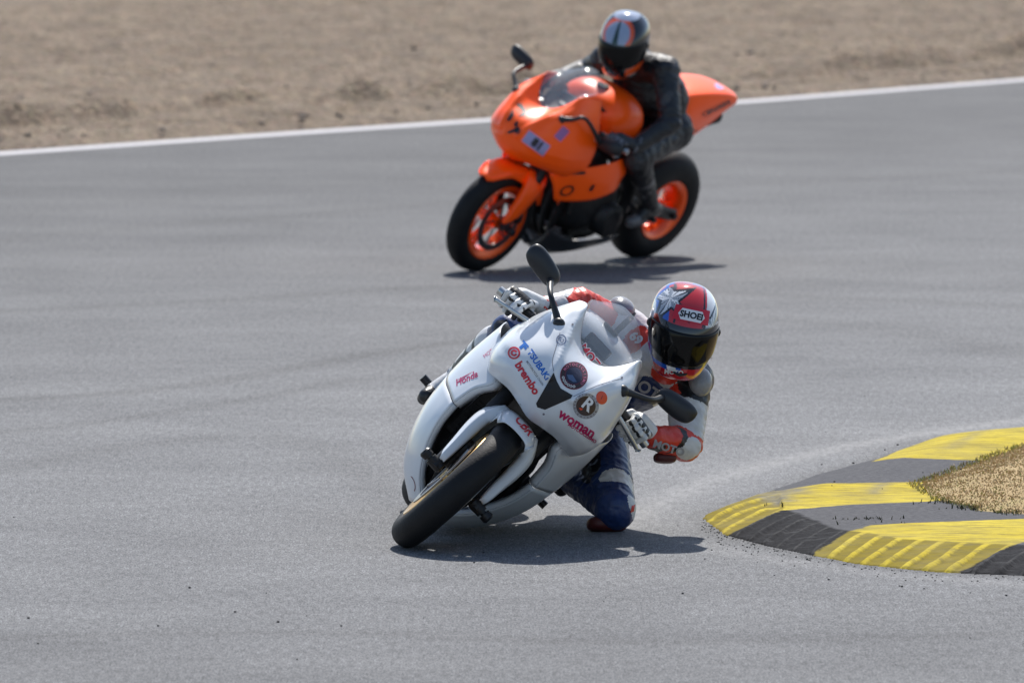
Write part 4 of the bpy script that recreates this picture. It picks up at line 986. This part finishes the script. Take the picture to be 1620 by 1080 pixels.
wy = mixc(t, rng_(t, n4, .46, .62, 0, .72), wy, (.14, .12, .05)); wy = mixc(t, rng_(t, n5, .45, .65, 0, .45), wy, (.34, .28, .10))
darkpart = mixc(t, rng_(t, n4, .52, .68, 0, .4), darkpart, (.15, .15, .155))
col = mixc(t, isy, darkpart, wy)
col = mixc(t, rng_(t, n1, .66, .74, 0, .7), col, (.12, .115, .11))
col = mixc(t, 1.0, col, (.83, .83, .83), 'MULTIPLY'); t.links.new(col, b.inputs['Base Color']); b.inputs['Roughness'].default_value = .85; b.inputs['Specular IOR Level'].default_value = .05
bumpn(t, b, mth(t, 'ADD', n1, n2), .35, .006)
xs = np.arange(.5, 3.2, .010); ys = np.arange(29.5, 38.2, .022)
V, Fc = grid_mesh(xs, ys); P2 = V[:, :2]; sdk = poly_sd(P2, kout)
HC = .046
crest = line_d(P2, G(CREST, HC)); front = line_d(P2, G(KOUT[:9]))
tipd = np.hypot(*(P2-np.array(G([(1110, 820)])[0])).T)
ribzone = poly_sd(P2, G([(1090, 815), (1228, 768, .04), (1240, 806, .046)]+[(a_, b_, .046) for a_, b_ in CREST[1:]]+[(2300, 950), (1090, 900)]))
tt = np.clip(front/(front+crest+1e-6), 0, 1)
H0 = .048
z = np.where(ribzone > 0, H0*tt**.85, H0*np.clip(sdk/.25, 0, 1)**.7)
z = np.minimum(z, H0*np.clip(sdk/.12+.02, 0, 1)**.6+0*z)
# ribs cross the slope
q = G([(1280, 878), (1425, 832)]); rd = np.array([q[1][0]-q[0][0], q[1][1]-q[0][1]]); rd /= np.hypot(*rd); rn = np.array([-rd[1], rd[0]])
wb_ = np.array([mnoise.noise((p[0]*2.2, p[1]*2.2, 5)) for p in V]); ph = (P2@rn)/.09+wb_*.28; saw = (ph-np.floor(ph)); ribv = np.abs(saw*2-1); ribv = 1-np.clip((ribv-.10)/.30, 0, 1)
z = z+np.where(ribzone > 0, .010*ribv*(1+1.2*wb_)*np.clip(ribzone/.06, 0, 1)*np.clip(sdk/.05, 0, 1), 0)
z = np.where(sdk > 0, z, -.03)+.004*np.array([mnoise.noise((p[0]*3, p[1]*3, 0)) for p in V])
V[:, 2] = z
keep = (sdk > -.03)[Fc].any(1)
Fc = Fc[keep]; used, inv = np.unique(Fc, return_inverse=True); Fc = inv.reshape(Fc.shape); V = V[used]; P2 = V[:, :2]
kb = np_mesh('kerb', V, Fc, m_k); kb['kind'] = 'structure'
yel_polys = [[(1090, 820), (1112, 800), (1180, 776), (1235, 766, .046), (1470, 763, .046), (1520, 800, .046), (1495, 792, .046), (1350, 799, .046), (1236, 808, .046), (1140, 850)],
             [(1282, 880), (1345, 846, .03), (1380, 831, .046), (1600, 821, .046), (1900, 815, .046), (1900, 845, .046), (1620, 858, .046), (1500, 911), (1380, 902)],
             [(1380, 730, .03), (1470, 680), (1640, 675), (1900, 655), (1900, 700, .046), (1640, 730, .046), (1560, 729, .046)]]
yd = np.full(len(P2), -9.)
for p in yel_polys: yd = np.maximum(yd, poly_sd(P2, G(p)))
attr(kb, 'yellow', yd); attr(kb, 'ribbed', ribzone[used]); attr(kb, 'rib', ribv[used])
sc_ = np.exp(-(line_d(P2, G([(1205, 775), (1222, 800), (1245, 812)]))/.05)**2)+.6*np.exp(-(line_d(P2, G([(1260, 775), (1268, 800)]))/.04)**2)+.7*np.exp(-(line_d(P2, G([(1420, 760), (1380, 800)]))/.035)**2)+.5*np.exp(-(line_d(P2, G([(1570, 690), (1500, 728)]))/.04)**2)+.8*np.exp(-(line_d(P2, G([(1160, 790), (1235, 780), (1230, 800)]))/.07)**2)
attr(kb, 'scuff', np.clip(sc_, 0, 1))

# dry grass infield behind the kerb
gpoly = [(1455, 765), (1500, 750), (1560, 728), (1620, 706), (1700, 690), (2300, 660), (2300, 812), (1800, 818), (1620, 812), (1560, 806), (1500, 792)]
gp = G(gpoly, .05)
m_so, t, b, oc = base_mat('dry_soil')
n1 = tex_noise(t, oc, 40, 5, .75); n2 = tex_noise(t, oc, 6, 5, .7)
col = mixc(t, rng_(t, n1, .3, .7, 0, 1), (.33, .225, .095), (.52, .38, .19)); col = mixc(t, rng_(t, n2, .5, .75, 0, .5), col, (.40, .36, .14))
col = mixc(t, 1.0, col, (.83, .83, .83), 'MULTIPLY'); t.links.new(col, b.inputs['Base Color']); b.inputs['Roughness'].default_value = .95; bumpn(t, b, n1, .4, .012)
xs = np.arange(1.3, 3.2, .02); ys = np.arange(31.0, 38.2, .04)
V, Fc = grid_mesh(xs, ys); sg = poly_sd(V[:, :2], gp)
V[:, 2] = .050+np.clip(sg/.25, -.3, 1)*.05+.003*np.array([mnoise.noise((p[0]*6, p[1]*6, 0)) for p in V])
keep = (sg > -.05)[Fc].any(1); Fc = Fc[keep]; used, inv = np.unique(Fc, return_inverse=True); Fc = inv.reshape(Fc.shape)
gd = np_mesh('ground', V[used], Fc, m_so); gd['kind'] = 'structure'
def blades(name, pts, hmin, hmax, cols, z0f):
    v = []; f = []; mi = []
    for (x, y) in pts:
        h = random.uniform(hmin, hmax); a = random.random()*6.28; wd = random.uniform(.002, .004); lean = random.uniform(.1, .9)*h; la = random.random()*6.28
        z = z0f(x, y); o = len(v); dx, dy = math.cos(a)*wd, math.sin(a)*wd
        v += [(x-dx, y-dy, z), (x+dx, y+dy, z), (x+dx*.7+math.cos(la)*lean*.4, y+dy*.7+math.sin(la)*lean*.4, z+h*.6), (x-dx*.7+math.cos(la)*lean*.4, y-dy*.7+math.sin(la)*lean*.4, z+h*.6), (x+math.cos(la)*lean, y+math.sin(la)*lean, z+h)]
        f += [(o, o+1, o+2, o+3), (o+3, o+2, o+4)]; k = random.randrange(len(cols)); mi += [k, k]
    mb = MB(); mb.v = [Vector(p) for p in v]; mb.f = f; mb.mi = mi
    o = mb.build(name, cols, smooth=False); o['kind'] = 'stuff'; return o
straw = [mat('straw', (.60, .45, .25), .8), mat('dry_blade', (.50, .35, .18), .8), mat('green_blade', (.42, .40, .14), .8)]
gpn = np.array(gp); pts = []
cand = rng.uniform([1.4, 31.0], [3.1, 38.1], (150000, 2)); s_ = poly_sd(cand, gp)
pts = [tuple(c) for c, s in zip(cand, s_) if s > -.02 and (random.random() < .75)]
def gz(x, y): return .048+min(1, max(-.3, float(poly_sd(np.array([[x, y]]), gp)[0])/.25))*.05
sgz = {}
blades('dry_grass', pts, .003, .010, straw[:2]*3+straw[2:], gz)
edge = [c for c, s in zip(cand, s_) if -.05 < s < .05 and random.random() < .45]
blades('green_grass', [tuple(c) for c in edge], .006, .020, [mat('grass_green', (.32, .32, .08), .8), straw[2], straw[1]], lambda x, y: .046)
dc = G([(1365, 822), (1590, 803), (1540, 805), (1500, 797), (1620, 812), (1240, 800), (1420, 828)], .046)
tuft = [(c[0]+random.gauss(0, .06), c[1]+random.gauss(0, .03)) for c, n in zip(dc, (40, 70, 70, 30, 70, 4, 6)) for _ in range(n)]
blades('weed_tufts', tuft, .006, .02, [mat('dark_weed', (.035, .045, .02), .8), mat('dark_weed_dry', (.09, .08, .04), .8)], lambda x, y: .046)
# rubber crumbs and pebbles on the asphalt
cr_ = MB()
spots = [(750, 890), (765, 874), (1225, 910), (1311, 917), (1115, 884), (1080, 939), (1087, 637), (485, 974), (440, 984), (540, 990), (300, 930), (1257, 895), (1592, 942), (60, 1018), (45, 978), (470, 1043), (1427, 928), (250, 990), (372, 968), (1126, 870), (1277, 885), (1182, 866), (1420, 704), (1400, 712), (1640, 930), (1300, 735), (1350, 745), (1520, 770), (1460, 775), (1320, 790)]
cp_ = [tuple(ground(*p))[:2] for p in spots]
for _ in range(70):
    cp_.append((random.uniform(-2.6, 3.4), random.uniform(27.4, 41)))
kz = poly_sd(np.array(cp_), kout)
for i, (x, y) in enumerate(cp_):
    s = (random.uniform(.0025, .0055) if i < 30 else random.uniform(.001, .003)); z = .067 if kz[i] > .15 else (.03 if kz[i] > 0 else 0)
    cr_.ell((x, y, z+s*.5), (s*random.uniform(.8, 1.5), s, s*.7), 8, rot=Matrix.Rotation(random.random()*6, 3, 'Z'))
for _ in range(300):
    a = random.choice(range(len(KOUT)-6)); p0, p1 = KOUT[a % 8], KOUT[a % 8+1]; tq = random.random()
    g_ = ground(p0[0]+(p1[0]-p0[0])*tq, p0[1]+(p1[1]-p0[1])*tq+abs(random.gauss(0, 11))); s = random.uniform(.001, .0035)
    cr_.ell((g_.x, g_.y, s*.5), (s*1.2, s, s*.7), 6)
o = cr_.build('rubber_crumbs', mat('rubber_crumb', (.03, .03, .032), .8), smooth=False); o['kind'] = 'stuff'
